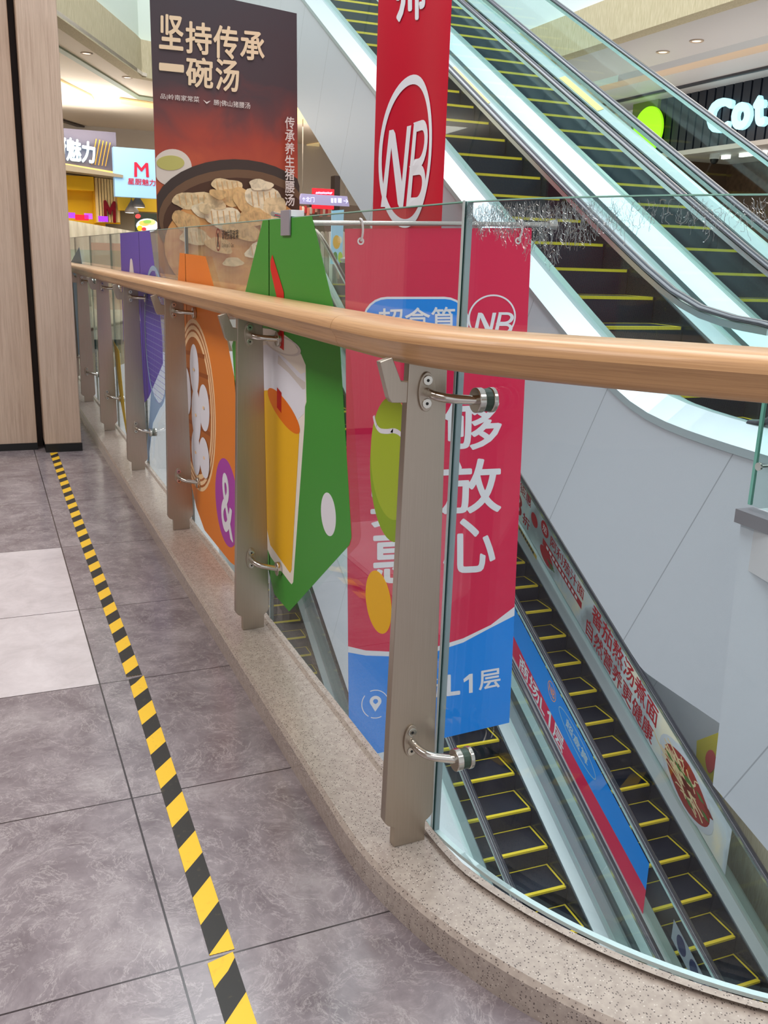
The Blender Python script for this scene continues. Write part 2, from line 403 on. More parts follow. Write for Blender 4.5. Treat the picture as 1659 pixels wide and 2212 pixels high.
# ------------------------------------------------------------------ hazard tape
def tape_mat():
    m = mat('hazard_tape', (236, 190, 40), 0.45); N, L, b = nodes(m); t = N.new('ShaderNodeTexCoord')
    s = N.new('ShaderNodeSeparateXYZ'); L.new(t.outputs['UV'], s.inputs[0])
    q = math_n(N, L, 'SUBTRACT', s.outputs[0], math_n(N, L, 'MULTIPLY', s.outputs[1], 0.055))
    fr = math_n(N, L, 'FRACT', math_n(N, L, 'DIVIDE', q, 0.166)); k = math_n(N, L, 'GREATER_THAN', fr, 0.5)
    n = noise(N, L, coords(N, L, 'Object', (1, 1, 1)), 55, 6); r = N.new('ShaderNodeMapRange'); r.inputs[1].default_value = 0.6; r.inputs[2].default_value = 0.75; L.new(n, r.inputs[0])
    wear = math_n(N, L, 'MULTIPLY', r.outputs[0], 0.5)
    bl = mix_n(N, L, wear, (30, 28, 26), (104, 92, 62)); ye = mix_n(N, L, wear, (238, 190, 38), (208, 160, 40))
    L.new(mix_n(N, L, k, ye, bl), b.inputs['Base Color']); return m
TAPE = tape_mat()
def tape_x(y):
    P = [(0.0, 0.296), (1.3, 0.312), (2.7, 0.343), (4.4, 0.343), (5.96, 0.349), (7, 0.35)]
    for (a, xa), (b_, xb) in zip(P, P[1:]):
        if a <= y <= b_: return xa+(xb-xa)*(y-a)/(b_-a)
    return 0.3
def tape(y0, y1, label, dx=0.0, wid=0.046, dx1=None, notch=False):
    vs = []; n = 14; mb = MB(); rings = []; uvs = []
    for i in range(n+1):
        y = y0+(y1-y0)*i/n; x = tape_x(y)+dx
        jag = 0.006*math.sin(i*12.9) if i in (0, n) else 0
        rings.append([Vector((x-wid/2, y+jag, 0.0005)), Vector((x+wid/2, y-jag, 0.0005)), Vector((x+wid/2, y-jag, 0.0012)), Vector((x-wid/2, y+jag, 0.0012))]); uvs.append(y)
    mb.sweep(rings)
    for i in range(n):
        for k in range(4):
            w0, w1 = [(0, 1), (1, 1), (1, 0), (0, 0)][k]
            mb.uv[i*4+k] = [(uvs[i], w0), (uvs[i], w1), (uvs[i+1], w1), (uvs[i+1], w0)]
    o = mb.build('hazard_tape', TAPE, loc=(tape_x(y0)+dx, y0, 0)); tag(o, label, 'tape', 'hazard tape strips on the floor'); return o
tape(2.64, 6.06, 'hazard tape strip that ends at the foot of the wood pillar')
tape(1.409, 2.625, 'hazard tape strip in the middle of the three, past the pale tiles', 0.004, 0.047)
tape(0.6, 1.397, 'short hazard tape strip starting at the floor joint by the ledge bend', -0.002, 0.05)

# ------------------------------------------------------------------ handrail
def rail_profile():
    pts = []; n0, n1, z0, z1 = 0.018, 0.156, 1.070, 1.137
    for cx, cz, rr, a0 in [(n1-0.036, z0+0.024, 0.024, -90), (n1-0.026, z1-0.026, 0.026, 0), (n0+0.014, z1-0.012, 0.012, 90), (n0+0.022, z0+0.022, 0.022, 180)]:
        for k in range(6):
            a = R(a0+90*k/5); pts.append((cx+rr*math.cos(a), cz+rr*math.sin(a)))
    return pts
hr = thing('handrail', 'long oak handrail on steel posts following the ledge around its bend', 'handrail', (0.72, 3.0, 1.07))
rings, uv = sweep_path(rail_profile(), y_far=14.0)
for r in rings:          # the bent length rises very slightly to the right
    a_ = math.degrees(math.atan2(GC[1]-r[0].y, GC[0]-r[0].x)) if r[0].y < GC[1] else 0
    f = min(1, max(0, a_)/38); f = f*f*(3-2*f)
    for p in r: p.z += 0.011*f
i_split = 7   # y=1.8
MB().sweep(rings[:i_split+1], uv=uv[:i_split+1]).build('rail_length', WOOD, hr, smooth=True)
r2 = [[p.copy() for p in r] for r in rings[i_split:]]
for p in r2[0]: p.y -= 0.0016
MB().sweep(r2, uv=[q+3.3 for q in uv[i_split:]]).build('rail_length', WOOD, hr, smooth=True)

# ------------------------------------------------------------------ glass panels
JY = [1.525, 2.755, 4.005, 5.235, 6.465, 7.70, 8.93, 10.2]
def panel(y0, y1, label):
    t = thing('glass_guard', label, 'glass panel', (GX, (y0+y1)/2, 0.05), 'glass guard panels of the walkway')
    a, b = y0+0.003, y1-0.003
    MB().box((GX-0.006, a+0.002, 0.06), (GX+0.006, b-0.002, 1.353)).build('pane', GLASS, t)
    MB().box((GX-0.006, a, 0.06), (GX+0.006, a+0.002, 1.355)).build('joint_edge', GLASS_EDGE_D, t)
    MB().box((GX-0.006, b-0.002, 0.06), (GX+0.006, b, 1.355)).build('joint_edge', GLASS_EDGE_D, t)
    MB().box((GX-0.006, a+0.002, 1.353), (GX+0.006, b-0.002, 1.355)).build('polished_edge', GLASS_EDGE, t)
    MB().box((GX-0.006, a+0.002, 0.058), (GX+0.006, b-0.002, 0.06)).build('polished_edge', GLASS_EDGE, t)
    return t
names = ['glass guard pane carrying the tennis ball and most of the green sticker', 'glass guard pane bearing the do not lean notice',
         'glass guard pane carrying the pale blue racket', 'glass guard pane carrying most of the purple sticker', 'glass guard pane with the mustard wedge, beyond the purple sticker',
         'plain glass guard pane between the sixth and seventh posts from the bend', 'glass guard pane with the pale blue pointed sticker beside the pillar']
for k in range(7): panel(JY[k], JY[k+1], names[k])
def curved_panel():
    t = thing('glass_guard', 'curved glass guard pane with dried glue trails along its top', 'glass panel', (0.9, 1.1, 0.05), 'glass guard panels of the walkway')
    def seg(n0, n1, z0, z1, a0=-1.0, a1=88.0):
        rings = []
        for k in range(31):
            a = R(a0+(a1-a0)*k/30)
            rings.append([Vector((GC[0]-(GR+n)*math.cos(a), GC[1]-(GR+n)*math.sin(a), z)) for n, z in ((n0, z0), (n1, z0), (n1, z1), (n0, z1))])
        return rings
    A0 = 6.15
    MB().sweep(seg(-0.006, 0.006, 0.068, 1.353, A0, 88)).build('pane', GLASS, t, smooth=True)
    MB().sweep(seg(-0.006, 0.006, 1.353, 1.355, A0, 88)).build('polished_edge', GLASS_EDGE, t, smooth=True)
    MB().sweep(seg(-0.006, 0.006, 0.060, 0.068, A0, 88)).build('polished_edge', mat('bright_glass_edge', (226, 244, 242), 0.12, coat=0.5), t, smooth=True)
    MB().sweep(seg(-0.006, 0.006, 0.06, 1.355, A0-0.2, A0)).build('joint_edge', mat('silver_joint_edge', (172, 192, 196), 0.15, coat=0.4), t)
    return t
curved_panel()
def seal(y, label):
    # pale vertical joint strips between panes
    o = MB().box((GX-0.0072, y-0.005, 0.06), (GX-0.0062, y+0.003, 1.356)).build('joint_seal', mat('clear_seal', (190, 204, 206), 0.2), loc=(GX, y, 0.06)); tag(o, label, 'glass seal', 'seals between the glass panels'); return o
seal(JY[0], 'grey seal strip in the glass joint where the curved pane begins'); seal(JY[1]+0.0, 'grey seal strip crossing the green sticker'); seal(JY[2], 'grey seal strip crossing the orange sticker'); seal(JY[3], 'grey seal strip beside the purple sticker')

# glue trails on the curved pane
def glue():
    mb = MB(); rnd = random.Random(3)
    def P(a, z): 
        r = GR+0.0068; return Vector((GC[0]-r*math.cos(R(a)), GC[1]-r*math.sin(R(a)), z))
    clusters = [(9, 1.6, 0.045), (12.5, 1.6, 0.06), (16, 2.2, 0.08), (19, 1.5, 0.095), (22, 2.0, 0.07), (26.5, 2.0, 0.05), (34, 2.6, 0.045), (37, 2.0, 0.04)]
    for k in range(1250):
        c0, w0, env = rnd.choice(clusters[:5]+clusters[:5]+clusters)
        a = max(6.4, rnd.gauss(c0, w0)); z = 1.351-env*rnd.random()**0.85*max(0.3, 1-abs(a-c0)/(2.6*w0))
        ang = -math.pi/2+(a-c0)*0.12+rnd.gauss(0, 0.4); pts = []; n = rnd.randint(5, 12)
        for i in range(n):
            pts.append(P(a, z)); ang += rnd.gauss(0, 0.7); ang += 0.25*(-math.pi/2-ang); a += math.cos(ang)*0.11; z = min(1.352, z+math.sin(ang)*0.0024)
        rr_ = 0.00016+0.00026*rnd.random(); mb.tube(pts, [rr_]*(n-1)+[rr_*1.8], 5)
    m = glass_mat('dried_glue', (214, 222, 224), 1.5, 1.0, base=0.22)
    o = mb.build('glue_trails', m, smooth=True); tag(o, 'wriggly dried glue trails along the top of the curved glass', 'glue residue', kind='stuff')
glue()

# ------------------------------------------------------------------ posts
def bent(path_pts, n=8):
    """round the corners of a polyline"""
    P = [Vector(p) for p in path_pts]; out = [P[0]]
    for i in range(1, len(P)-1):
        a, b, c = P[i-1], P[i], P[i+1]
        d = min((b-a).length, (c-b).length)*0.62
        p0 = b+(a-b).normalized()*d; p1 = b+(c-b).normalized()*d
        for k in range(n+1):
            t = k/n; out.append(p0*(1-t)**2+b*2*t*(1-t)+p1*t*t)
    out.append(P[-1]); return out
def make_post(y, label):
    t = thing('railing_post', label, 'railing post', (0.73, y, 0.076), 'steel posts of the glass guard')
    xl0, xr0, xl1, xr1 = 0.676, 0.786, 0.692, 0.768
    def X(z, l): f = (z-0.13)/(1.06-0.13); return (xl0+(xl1-xl0)*f) if l else (xr0+(xr1-xr0)*f)
    o = [(0.699, 0.076), (0.770, 0.076), (0.770, 0.122), (0.780, 0.130), (0.786, 0.140), (X(1.06, 0), 1.085), (X(1.06, 1), 1.085), (0.676, 0.140), (0.684, 0.130), (0.699, 0.122)]
    MB().prism([(x, y-0.011, z) for x, z in o], (0, 0.022, 0)).build('post_plate', STEEL, t, bevel=0.0015)
    # cranked bracket carrying the rail
    b = [(0.694, 1.002), (0.662, 1.003), (0.655, 1.012), (0.636, 1.076), (0.660, 1.084), (0.678, 1.042), (0.694, 1.040)]
    MB().prism([(x, y-0.009, z) for x, z in b], (0, 0.018, 0)).build('rail_bracket', STEEL, t, bevel=0.0012)
    for zf, zd in ((1.022, 1.015), (0.318, 0.300)):
        r = MB().tube(bent([(0.7275, y-0.011, zf), (0.7275, y-0.068, zf-0.004), (0.7965, y-0.082, zd)]), 0.0085, 14).build('glass_standoff', CHROME, t, smooth=True)
        MB().prism(ell((0.7275, y-0.011, zf), (0.0165, 0, 0), (0, 0, 0.036), 36), (0, -0.005, 0)).build('flange', STEEL, r, bevel=0.001)
        for dz in (0.021, -0.021):
            MB().tube([(0.7275, y-0.016, zf+dz), (0.7275, y-0.0182, zf+dz)], 0.0092, 20).build('screw', CHROME, r, bevel=0.0008)
            MB().cyl((0.7275, y-0.0182, zf+dz), (0, -1, 0), 0.003, 0.0006, 6).build('screw_socket', BLACK, r)
        MB().cyl((0.789, y-0.082, zd), (1, 0, 0), 0.0225, 0.0135, 32).build('clamp_disc', CHROME, r, smooth=True, bevel=0.0015)
        MB().cyl((0.8175, y-0.082, zd), (1, 0, 0), 0.0225, 0.009, 32).build('clamp_disc', CHROME, r, smooth=True, bevel=0.0015)
        g = MB(); g.cyl((0.8025, y-0.082, zd), (1, 0, 0), 0.0205, 0.015, 28); g.build('gasket', mat('green_gasket', (52, 72, 58), 0.4), r)
    return t
plabels = ['tallest looking steel railing post, partly covering the tennis ball sticker', 'steel railing post covering one side of the drink cup', 'steel railing post covering half of the bun steamer on the orange sticker',
           'steel railing post between the purple sticker and the orange sticker', 'steel railing post beside the mustard wedge sticker, fifth from the bend', 'steel railing post sixth from the bend, close beside the wood pillar',
           'steel railing post seventh from the bend, mostly hidden by the wood pillar']
p0 = make_post(1.50, plabels[0])
for k, y in enumerate([2.715, 3.90, 5.11, 6.35, 7.65, 8.9]):
    c = copy_tree(p0); c.location = (0.73, y, 0.076); c['label'] = plabels[k+1]

# ------------------------------------------------------------------ stickers on the glass
GS = GX-0.0068           # corridor face of the panes
def gp(x, y): return atX(x, y, GS)
def layer(parent, name, pts, m, k, flat=True):
    """a printed shape k layers in front of the glass face"""
    th = 0.0004
    return MB().prism([Vector((GS-th*k, p.y, p.z)) for p in pts], (-th, 0, 0)).build(name, m, parent)
def gc(cy, cz, ry, rz=None, n=44):
    return ell((GS, cy, cz), (0, ry, 0), (0, 0, rz or ry), n)
def yz(l): return [Vector((GS, a, b)) for a, b in l]
C = lambda n, rgb, r=0.45: mat(n, rgb, r, spec=0.22)
GREEN = C('sticker_green', (68, 152, 56)); ORANGE = C('sticker_orange', (228, 130, 44)); PURPLE = C('sticker_purple', (104, 82, 196)); LIME = C('sticker_lime', (168, 190, 50))
LIME_D = C('sticker_lime_dark', (142, 174, 36)); YEL = C('sticker_yellow', (240, 184, 30)); SKY = C('sticker_sky', (150, 184, 222)); CREAMW = C('sticker_cream', (240, 232, 220))
STWHITE = C('sticker_white', (232, 232, 240)); RED = C('sticker_red', (214, 34, 30)); BROWN = C('sticker_brown', (176, 100, 40)); MAG = C('sticker_magenta', (172, 66, 168)); LTAN = C('sticker_tan', (246, 208, 160))
DORANGE = C('sticker_deep_orange', (232, 116, 22)); GREYS = C('sticker_grey', (214, 206, 200))

t = thing('glass_sticker', 'big green sticker with drink cup and red straw on the glass', 'sticker', (GS, 2.6, 0.2), 'cut out stickers on the glass guard')
layer(t, 'backing', yz([(2.82, 1.353), (2.36, 1.353), (2.145, 1.08), (2.03, 0.58), (2.045, 0.555), (2.54, 0.19), (2.70, 0.19), (3.13, 0.58), (3.22, 0.94)]), GREEN, 0)
layer(t, 'cup', yz([(2.92, 1.0), (2.86, 1.03), (2.74, 1.035), (2.62, 1.033), (2.52, 1.02), (2.44, 0.99), (2.40, 0.965), (2.39, 0.865), (2.402, 0.85), (2.405, 0.80), (2.50, 0.30), (2.515, 0.288), (2.535, 0.288), (2.74, 0.305), (2.80, 0.33), (2.88, 0.85), (2.90, 0.87)]), CREAMW, 1)
layer(t, 'cup_front', yz([(2.885, 0.965), (2.78, 0.985), (2.60, 0.965), (2.44, 0.935), (2.403, 0.945), (2.396, 0.868), (2.41, 0.83), (2.47, 0.80), (2.60, 0.83), (2.77, 0.845), (2.885, 0.85)]), STWHITE, 2)
lid = MB(); ring(lid, (GS-0.0013, 2.62, 0.998), (0, 0.18, 0), (0, 0, 0.026), 0.86, (0, 0, 0)); lid.build('lid_rim', GREYS, t)
layer(t, 'lid_shadow', yz([(2.66, 0.94), (2.55, 0.925), (2.42, 0.895), (2.40, 0.90), (2.40, 0.918), (2.47, 0.925), (2.56, 0.945), (2.655, 0.965)]), GREYS, 3)
layer(t, 'drink', yz([(2.765, 0.845), (2.45, 0.775), (2.45, 0.76), (2.515, 0.335), (2.53, 0.32), (2.55, 0.322), (2.74, 0.345), (2.79, 0.40), (2.86, 0.83)]), YEL, 3)
layer(t, 'drink_surface', ell((GS, 2.605, 0.808), (0, 0.16, 0.036), (0, 0.02, -0.034), 40), DORANGE, 4)
layer(t, 'straw', yz([(2.715, 1.253), (2.735, 1.235), (2.735, 1.213), (2.655, 1.115), (2.64, 1.09), (2.64, 0.99), (2.60, 0.985), (2.597, 1.12), (2.60, 1.15)]), RED, 4)
layer(t, 'straw_dip', yz([(2.665, 0.868), (2.62, 0.858), (2.62, 0.797), (2.665, 0.807)]), C('sticker_dark_red', (186, 20, 14)), 5)
layer(t, 'dot', gc(2.20, 0.594, 0.058), STWHITE, 1)

t = thing('glass_sticker', 'orange sticker with a bamboo steamer of white buns', 'sticker', (GS, 3.7, 0.12), 'cut out stickers on the glass guard')
layer(t, 'backing', yz([(4.12, 1.25), (3.62, 1.24), (3.36, 1.03), (3.15, 0.78), (3.12, 0.56), (3.14, 0.13), (3.29, 0.11), (3.74, 0.11), (3.90, 0.17), (4.28, 0.5), (4.30, 0.9)]), ORANGE, 0)
bc = (3.86, 0.625)
for i, (r, m) in enumerate(((0.395, LTAN), (0.376, BROWN), (0.366, LTAN), (0.348, BROWN), (0.338, LTAN), (0.315, BROWN))):
    layer(t, 'steamer_ring', gc(bc[0], bc[1], r*0.93, r*0.92), m, 1+i)
st = MB()
for k in range(7):
    z = bc[1]-0.24+k*0.075; hw = 0.29*math.sqrt(max(0.05, 1-((z-bc[1])/0.29)**2))
    st.add([(GS-0.0029, bc[0]-hw, z+0.01), (GS-0.0029, bc[0]+hw, z-0.01), (GS-0.0029, bc[0]+hw, z+0.008), (GS-0.0029, bc[0]-hw, z+0.028)], [(0, 1, 2, 3)])
st.build('bamboo_slats', C('sticker_slat', (150, 78, 28)), t)
for i, (dy, dz, ry, rz_) in enumerate(((0.0, 0.155, 0.088, 0.105), (-0.175, 0.02, 0.098, 0.095), (-0.02, -0.035, 0.09, 0.115), (0.17, 0.04, 0.095, 0.105), (0.0, -0.2, 0.088, 0.098), (-0.165, -0.19, 0.095, 0.085))):
    layer(t, 'bun', gc(bc[0]+dy, bc[1]+dz, ry, rz_), STWHITE, 8+i)
    layer(t, 'bun_dot', gc(bc[0]+dy, bc[1]+dz, 0.014, 0.007, 12), LTAN, 15)
layer(t, 'magenta_disc', gc(3.335, 0.335, 0.185, 0.17), MAG, 1)
am = MB(); text_quad(am, '&', (GS-0.0012, 3.42, 0.22), (GS-0.0012, 3.235, 0.20), (GS-0.0012, 3.245, 0.44), (GS-0.0012, 3.42, 0.455), bold=0.015); am.build('ampersand', STWHITE, t)

t = thing('glass_sticker', 'purple sticker with letter A and a pale blue racket', 'sticker', (GS, 5.2, 0.4), 'cut out stickers on the glass guard')
layer(t, 'backing', yz([(5.95, 1.352), (4.88, 1.352), (4.70, 1.06), (4.62, 0.85), (4.62, 0.72), (5.10, 0.48), (5.25, 0.43), (5.45, 0.5), (6.0, 0.71)]), PURPLE, 0)
A_ = MB(); text_quad(A_, 'A', (GS-0.0009, 5.80, 0.86), (GS-0.0009, 5.28, 0.86), (GS-0.0009, 5.30, 1.21), (GS-0.0009, 5.76, 1.21), bold=0.05); A_.build('letter', STWHITE, t)
t = thing('glass_sticker', 'pale blue badminton racket sticker with netting over the purple one', 'sticker', (GS, 4.8, 0.3), 'cut out stickers on the glass guard')
fr = MB(); ring(fr, (GS-0.0019, 4.80, 0.83), (0, 0.34, 0), (0, 0, 0.355), 0.93, (0, 0, 0)); fr.build('racket_frame', SKY, t)
hd = MB(); hd.prism([(GS-0.0010, a, b) for a, b in ((5.0, 0.53), (4.72, 0.49), (4.86, 0.42), (4.98, 0.36), (5.20, 0.10), (5.26, 0.12), (5.10, 0.36), (5.05, 0.45))], (-0.0004, 0, 0)); hd.build('racket_throat', SKY, t)
nt = MB()
for k in range(-12, 13):
    y = 4.80+k*0.026; h = 0.33*math.sqrt(max(0, 1-(k*0.026/0.32)**2))
    if h > 0.03:
        pts = [(GS-0.0022, y+0.006*(i % 2), 0.83-h+2*h*i/16) for i in range(17)]; ribbon(nt, pts, 0.0045, (1, 0, 0))
for k in range(-11, 12):
    z = 0.83+k*0.03; h = 0.32*math.sqrt(max(0, 1-(k*0.03/0.345)**2))
    if h > 0.03: ribbon(nt, [(GS-0.0021, 4.80-h, z), (GS-0.0021, 4.80+h, z)], 0.003, (1, 0, 0))
nt.build('netting', C('sticker_net', (160, 160, 214)), t)

t = thing('glass_sticker', 'lime green tennis ball sticker with a white seam', 'sticker', (GS, 1.79, 0.66), 'cut out stickers on the glass guard')
layer(t, 'ball', gc(1.795, 0.80, 0.128, 0.158), LIME_D, 0)
layer(t, 'ball_light', gc(1.80, 0.828, 0.120, 0.136), LIME, 1)
sm = MB(); ribbon(sm, bent([Vector((GS-0.0012, p.y, p.z)) for p in (gp(808, 898), gp(811, 914), gp(819, 930), gp(839, 933), gp(857, 928), gp(876, 948))], 5), 0.011, (1, 0, 0)); sm.build('seam', STWHITE, t)
t = tag(MB().prism([Vector((GS, p.y, p.z)) for p in gc(1.85, 0.474, 0.078, 0.074)], (-0.0005, 0, 0)).build('glass_sticker', YEL, loc=(GS, 1.85, 0.4)), 'plain yellow round sticker below the tennis ball', 'sticker', 'cut out stickers on the glass guard')
tag(MB().prism(yz([(8.5, 1.27), (9.4, 1.13), (9.3, 0.3), (8.6, 0.3), (8.35, 1.15)]), (-0.0005, 0, 0)).build('glass_sticker', SKY, loc=(GS, 8.9, 0.3)), 'pale blue pointed sticker on the glass beside the pillar', 'sticker', 'cut out stickers on the glass guard')
tag(MB().prism(yz([(6.50, 0.66), (6.24, 0.62), (6.02, 0.12), (6.06, 0.10), (6.3, 0.3)]), (-0.0005, 0, 0)).build('glass_sticker', C('sticker_gold', (206, 172, 40)), loc=(GS, 6.2, 0.1)), 'mustard wedge sticker with a long pointed tip', 'sticker', 'cut out stickers on the glass guard')

t = thing('warning_sticker', 'small do not lean notice with red barred circle on the glass', 'sticker', (GS, 3.3, 1.29))
q = MB(); ring(q, (GS-0.0008, 3.405, 1.30), (0, 0.036, 0), (0, 0, 0.040), 0.86, (0, 0, 0)); ribbon(q, [(GS-0.0009, 3.43, 1.33), (GS-0.0009, 3.38, 1.27)], 0.006, (1, 0, 0)); q.build('barred_circle', C('notice_red', (120, 30, 26)), t)
q = MB(); q.prism([(GS-0.0004, a, b) for a, b in ((3.415, 1.32), (3.40, 1.325), (3.395, 1.31), (3.405, 1.28), (3.40, 1.275), (3.42, 1.275))], (-0.0003, 0, 0)); text_quad(q, '请勿扶靠玻璃', (GS-0.0008, 3.345, 1.300), (GS-0.0008, 3.115, 1.300), (GS-0.0008, 3.115, 1.332), (GS-0.0008, 3.345, 1.332), bold=0.01)
text_quad(q, 'Do Not Lean On Glass', (GS-0.0008, 3.345, 1.274), (GS-0.0008, 3.18, 1.274), (GS-0.0008, 3.18, 1.288), (GS-0.0008, 3.345, 1.288)); q.build('notice_lettering', BLACK, t)

t = thing('glass_clip', 'grey metal clip hooked over the top of the green sticker glass', 'clip', (GX, 2.575, 1.31))
MB().box((GX-0.014, 2.535, 1.306), (GX-0.0085, 2.615, 1.374)).build('front_plate', C('clip_grey', (150, 146, 156), 0.35), t, bevel=0.001)
q = MB(); q.box((GX-0.0085, 2.535, 1.3565), (GX+0.03, 2.615, 1.374)); q.box((GX+0.0075, 2.535, 1.33), (GX+0.012, 2.615, 1.3565)); q.build('hook', C('clip_white', (222, 220, 224), 0.3), t, bevel=0.001)

# ------------------------------------------------------------------ pink banner hung behind the glass
BY = 3.4
def by(x, y): return atY(x, y, BY)
bar = thing('hanging_bar', 'thin stainless bar behind the glass carrying the pink banner', 'bar', tuple(by(935, 484)))
MB().tube([by(640, 481), by(1186, 485)], 0.0095, 14).build('bar_rod', CHROME, bar, smooth=True)
MB().tube([by(1184, 485), by(1200, 485)], [0.016, 0.02], 16).build('end_cap', CHROME, bar, smooth=True)
# bar hangs from the guard posts by a short arm
MB().tube([by(640, 481), by(640, 481)+Vector((-0.12, -0.35, 0)), Vector((GX+0.012, by(640, 481).y-0.62, by(640, 481).z))], 0.007, 10).build('bar_arm', CHROME, bar, smooth=True)
PINK = mat('banner_pink', (222, 34, 80), 0.5, spec=0.2); BLUE = mat('banner_blue', (8, 140, 240), 0.5, spec=0.2)
bn = thing('hanging_banner', 'pink and blue banner with a white monogram hung from the bar', 'banner', tuple(by(930, 1560)))
TLb, TRb, BRb, BLb = by(745, 494), by(1149, 492), by(1100, 1561), by(754, 1642)
def bq(a, b, k=1):
    """a across 0..1, b up 0..1 on the banner; k layers toward the viewer"""
    p = (BLb*(1-a)+BRb*a)*(1-b)+(TLb*(1-a)+TRb*a)*b; return p+Vector((0, -0.0006*k, 0))
def bpx(x, y, k=1): p = by(x, y); return p+Vector((0, -0.0006*k, 0))
MB().prism([BLb, BRb, TRb, TLb], (0, 0.0015, 0)).build('banner_sheet', PINK, bn)
wav = [(752, 1409), (790, 1416), (850, 1418), (930, 1411), (1000, 1388), (1060, 1356), (1112, 1322)]
wav2 = [(752, 1396), (790, 1405), (850, 1408), (930, 1401), (1000, 1379), (1060, 1350), (1112, 1310)]
W1 = [by(*p) for p in wav]; W0 = [by(*p) for p in wav2]
W1[-1] = by(1111, 1330)
q = MB(); vs = [Vector((p.x, BY-0.0004, p.z)) for pr in zip(W0, W1) for p in pr]; q.add(vs, [(2*i, 2*i+1, 2*i+3, 2*i+2) for i in range(len(wav)-1)]); q.build('white_wave', WHITE_INK, bn)
q = MB(); q.add([Vector((p.x, BY-0.0003, p.z)) for p in W1]+[Vector((BRb.x, BY-0.0003, BRb.z)), Vector((BLb.x, BY-0.0003, BLb.z))], [tuple(range(len(W1)+2))]); q.build('blue_field', BLUE, bn)
def stadium(x0, x1, y0, y1, k, n=12):
    r = (y1-y0)/2; pts = []
    for i in range(n+1): a = math.pi/2+math.pi*i/n; pts.append((x0+r+r*math.cos(a), (y0+y1)/2-r*math.sin(a)))
    for i in range(n+1): a = -math.pi/2+math.pi*i/n; pts.append((x1-r+r*math.cos(a), (y0+y1)/2-r*math.sin(a)))
    return [bpx(x, y, k) for x, y in pts]
MB().prism(stadium(783, 1013, 641, 747, 1), (0, -0.0003, 0)).build('pill_border', WHITE_INK, bn)
MB().prism(stadium(787, 1009, 646, 742, 2), (0, -0.0003, 0)).build('pill', BLUE, bn)
q = MB()
text_quad(q, '超盒算', bpx(815, 724, 4), bpx(983, 724, 4), bpx(983, 662, 4), bpx(815, 666, 4), bold=0.012)
q.build('pill_lettering', WHITE_INK, bn)
q = MB(); cN = bpx(1063, 686, 2); ring(q, cN, (by(1114, 686)-by(1063, 686)), (0, 0, (by(1063, 636)-by(1063, 686)).z), 0.93, (0, 0, 0)); q.build('logo_ring', WHITE_INK, bn)
def NB_poly(mb, g):
    lift = [0]
    def f(a, b): p = g(a, b); return p+(CP-p).normalized()*(CP-p).length*6e-5*lift[0]
    """slanted joined N B monogram; f maps unit square to the surface"""
    mb.add([f(*p) for p in [(0.0, 0.0), (0.09, 0.0), (0.17, 0.72), (0.33, 0.04), (0.36, 0.0), (0.44, 0.0), (0.56, 0.93), (0.47, 0.93), (0.40, 0.30), (0.24, 0.88), (0.20, 0.93), (0.12, 0.93)]],
           [(0, 1, 2, 10, 11), (2, 3, 9, 10), (3, 4, 5, 8, 9), (5, 6, 7, 8)])
    lift[0] = 1
    mb.add([f(*p) for p in [(0.50, 0.0), (0.59, 0.0), (0.70, 0.93), (0.62, 0.93)]], [(0, 1, 2, 3)])
    for (x0, z0, x1, z1) in ((0.50, 0.0, 0.955, 0.47), (0.565, 0.43, 0.985, 0.95)):
        lift[0] += 1; n = 12; outer = [(x0, z0)]; inner = [(x0+0.10, z0+0.11)]
        hx = x1-x0; hz = z1-z0
        for i in range(n+1):
            a = -math.pi/2+math.pi*i/n
            outer.append((x1-0.2+0.2*math.cos(a)+0.03*math.sin(a), z0+hz/2+hz/2*math.sin(a))); inner.append((x1-0.2+0.11*math.cos(a)+0.03*math.sin(a), z0+hz/2+(hz/2-0.11)*math.sin(a)))
        outer.append((x0+0.04, z1)); inner.append((x0+0.13, z1-0.11))
        m = len(outer); mb.add([f(*p) for p in outer]+[f(*p) for p in inner], [(i, i+1, m+i+1, m+i) for i in range(m-1)])
q = MB()
def fN(a, b): 
    x = 1022+ a*89; y = 722 - b*50 + (1-a)*0; return bpx(x, y, 2)
NB_poly(q, fN); q.build('logo_monogram', WHITE_INK, bn)
q = MB()
for ch, (x0, y0, x1, y1) in (('够', (957, 860, 1084, 975)), ('放', (952, 990, 1083, 1112)), ('心', (957, 1118, 1070, 1240)), ('够', (806, 905, 925, 1020)), ('实', (800, 1030, 918, 1140)), ('惠', (803, 1146, 915, 1262))):
    text_quad(q, ch, bpx(x0, y1), bpx(x1, y1-6), bpx(x1, y0-2), bpx(x0, y0+4), bold=0.022)
q.build('slogan_lettering', WHITE_INK, bn)
q = MB(); text_quad(q, '商场', bpx(852, 1513), bpx(950, 1506), bpx(950, 1462), bpx(852, 1470), bold=0.02); text_quad(q, 'L', bpx(964, 1504), bpx(994, 1500), bpx(994, 1454), bpx(964, 1458), bold=0.03); text_quad(q, '层', bpx(1034, 1492), bpx(1081, 1484), bpx(1081, 1442), bpx(1034, 1450), bold=0.02)
q.add([bpx(x, y, 1) for x, y in ((1013, 1497), (1021, 1496), (1021, 1455), (1014, 1456), (1001, 1467), (1002, 1474), (1013, 1467))], [(0, 1, 2, 3, 6), (3, 4, 5, 6)]); q.build('floor_lettering', WHITE_INK, bn)
q = MB(); cp = bpx(811, 1521); ax = (by(841, 1521)-by(811, 1521)); az = Vector((0, 0, (by(811, 1490)-by(811, 1521)).z))
for t0, t1 in ((-0.5, 2.0), (2.5, 4.2), (4.4, 5.2)): ring(q, cp, ax, az, 0.94, (0, 0, 0), 24, t0, t1)
cc = cp+az*0.2; pin = [cc+ax*0.42*math.cos(a)+az*0.38*math.sin(a) for a in [R(-40+260*i/20) for i in range(21)]]+[cp-az*0.52]
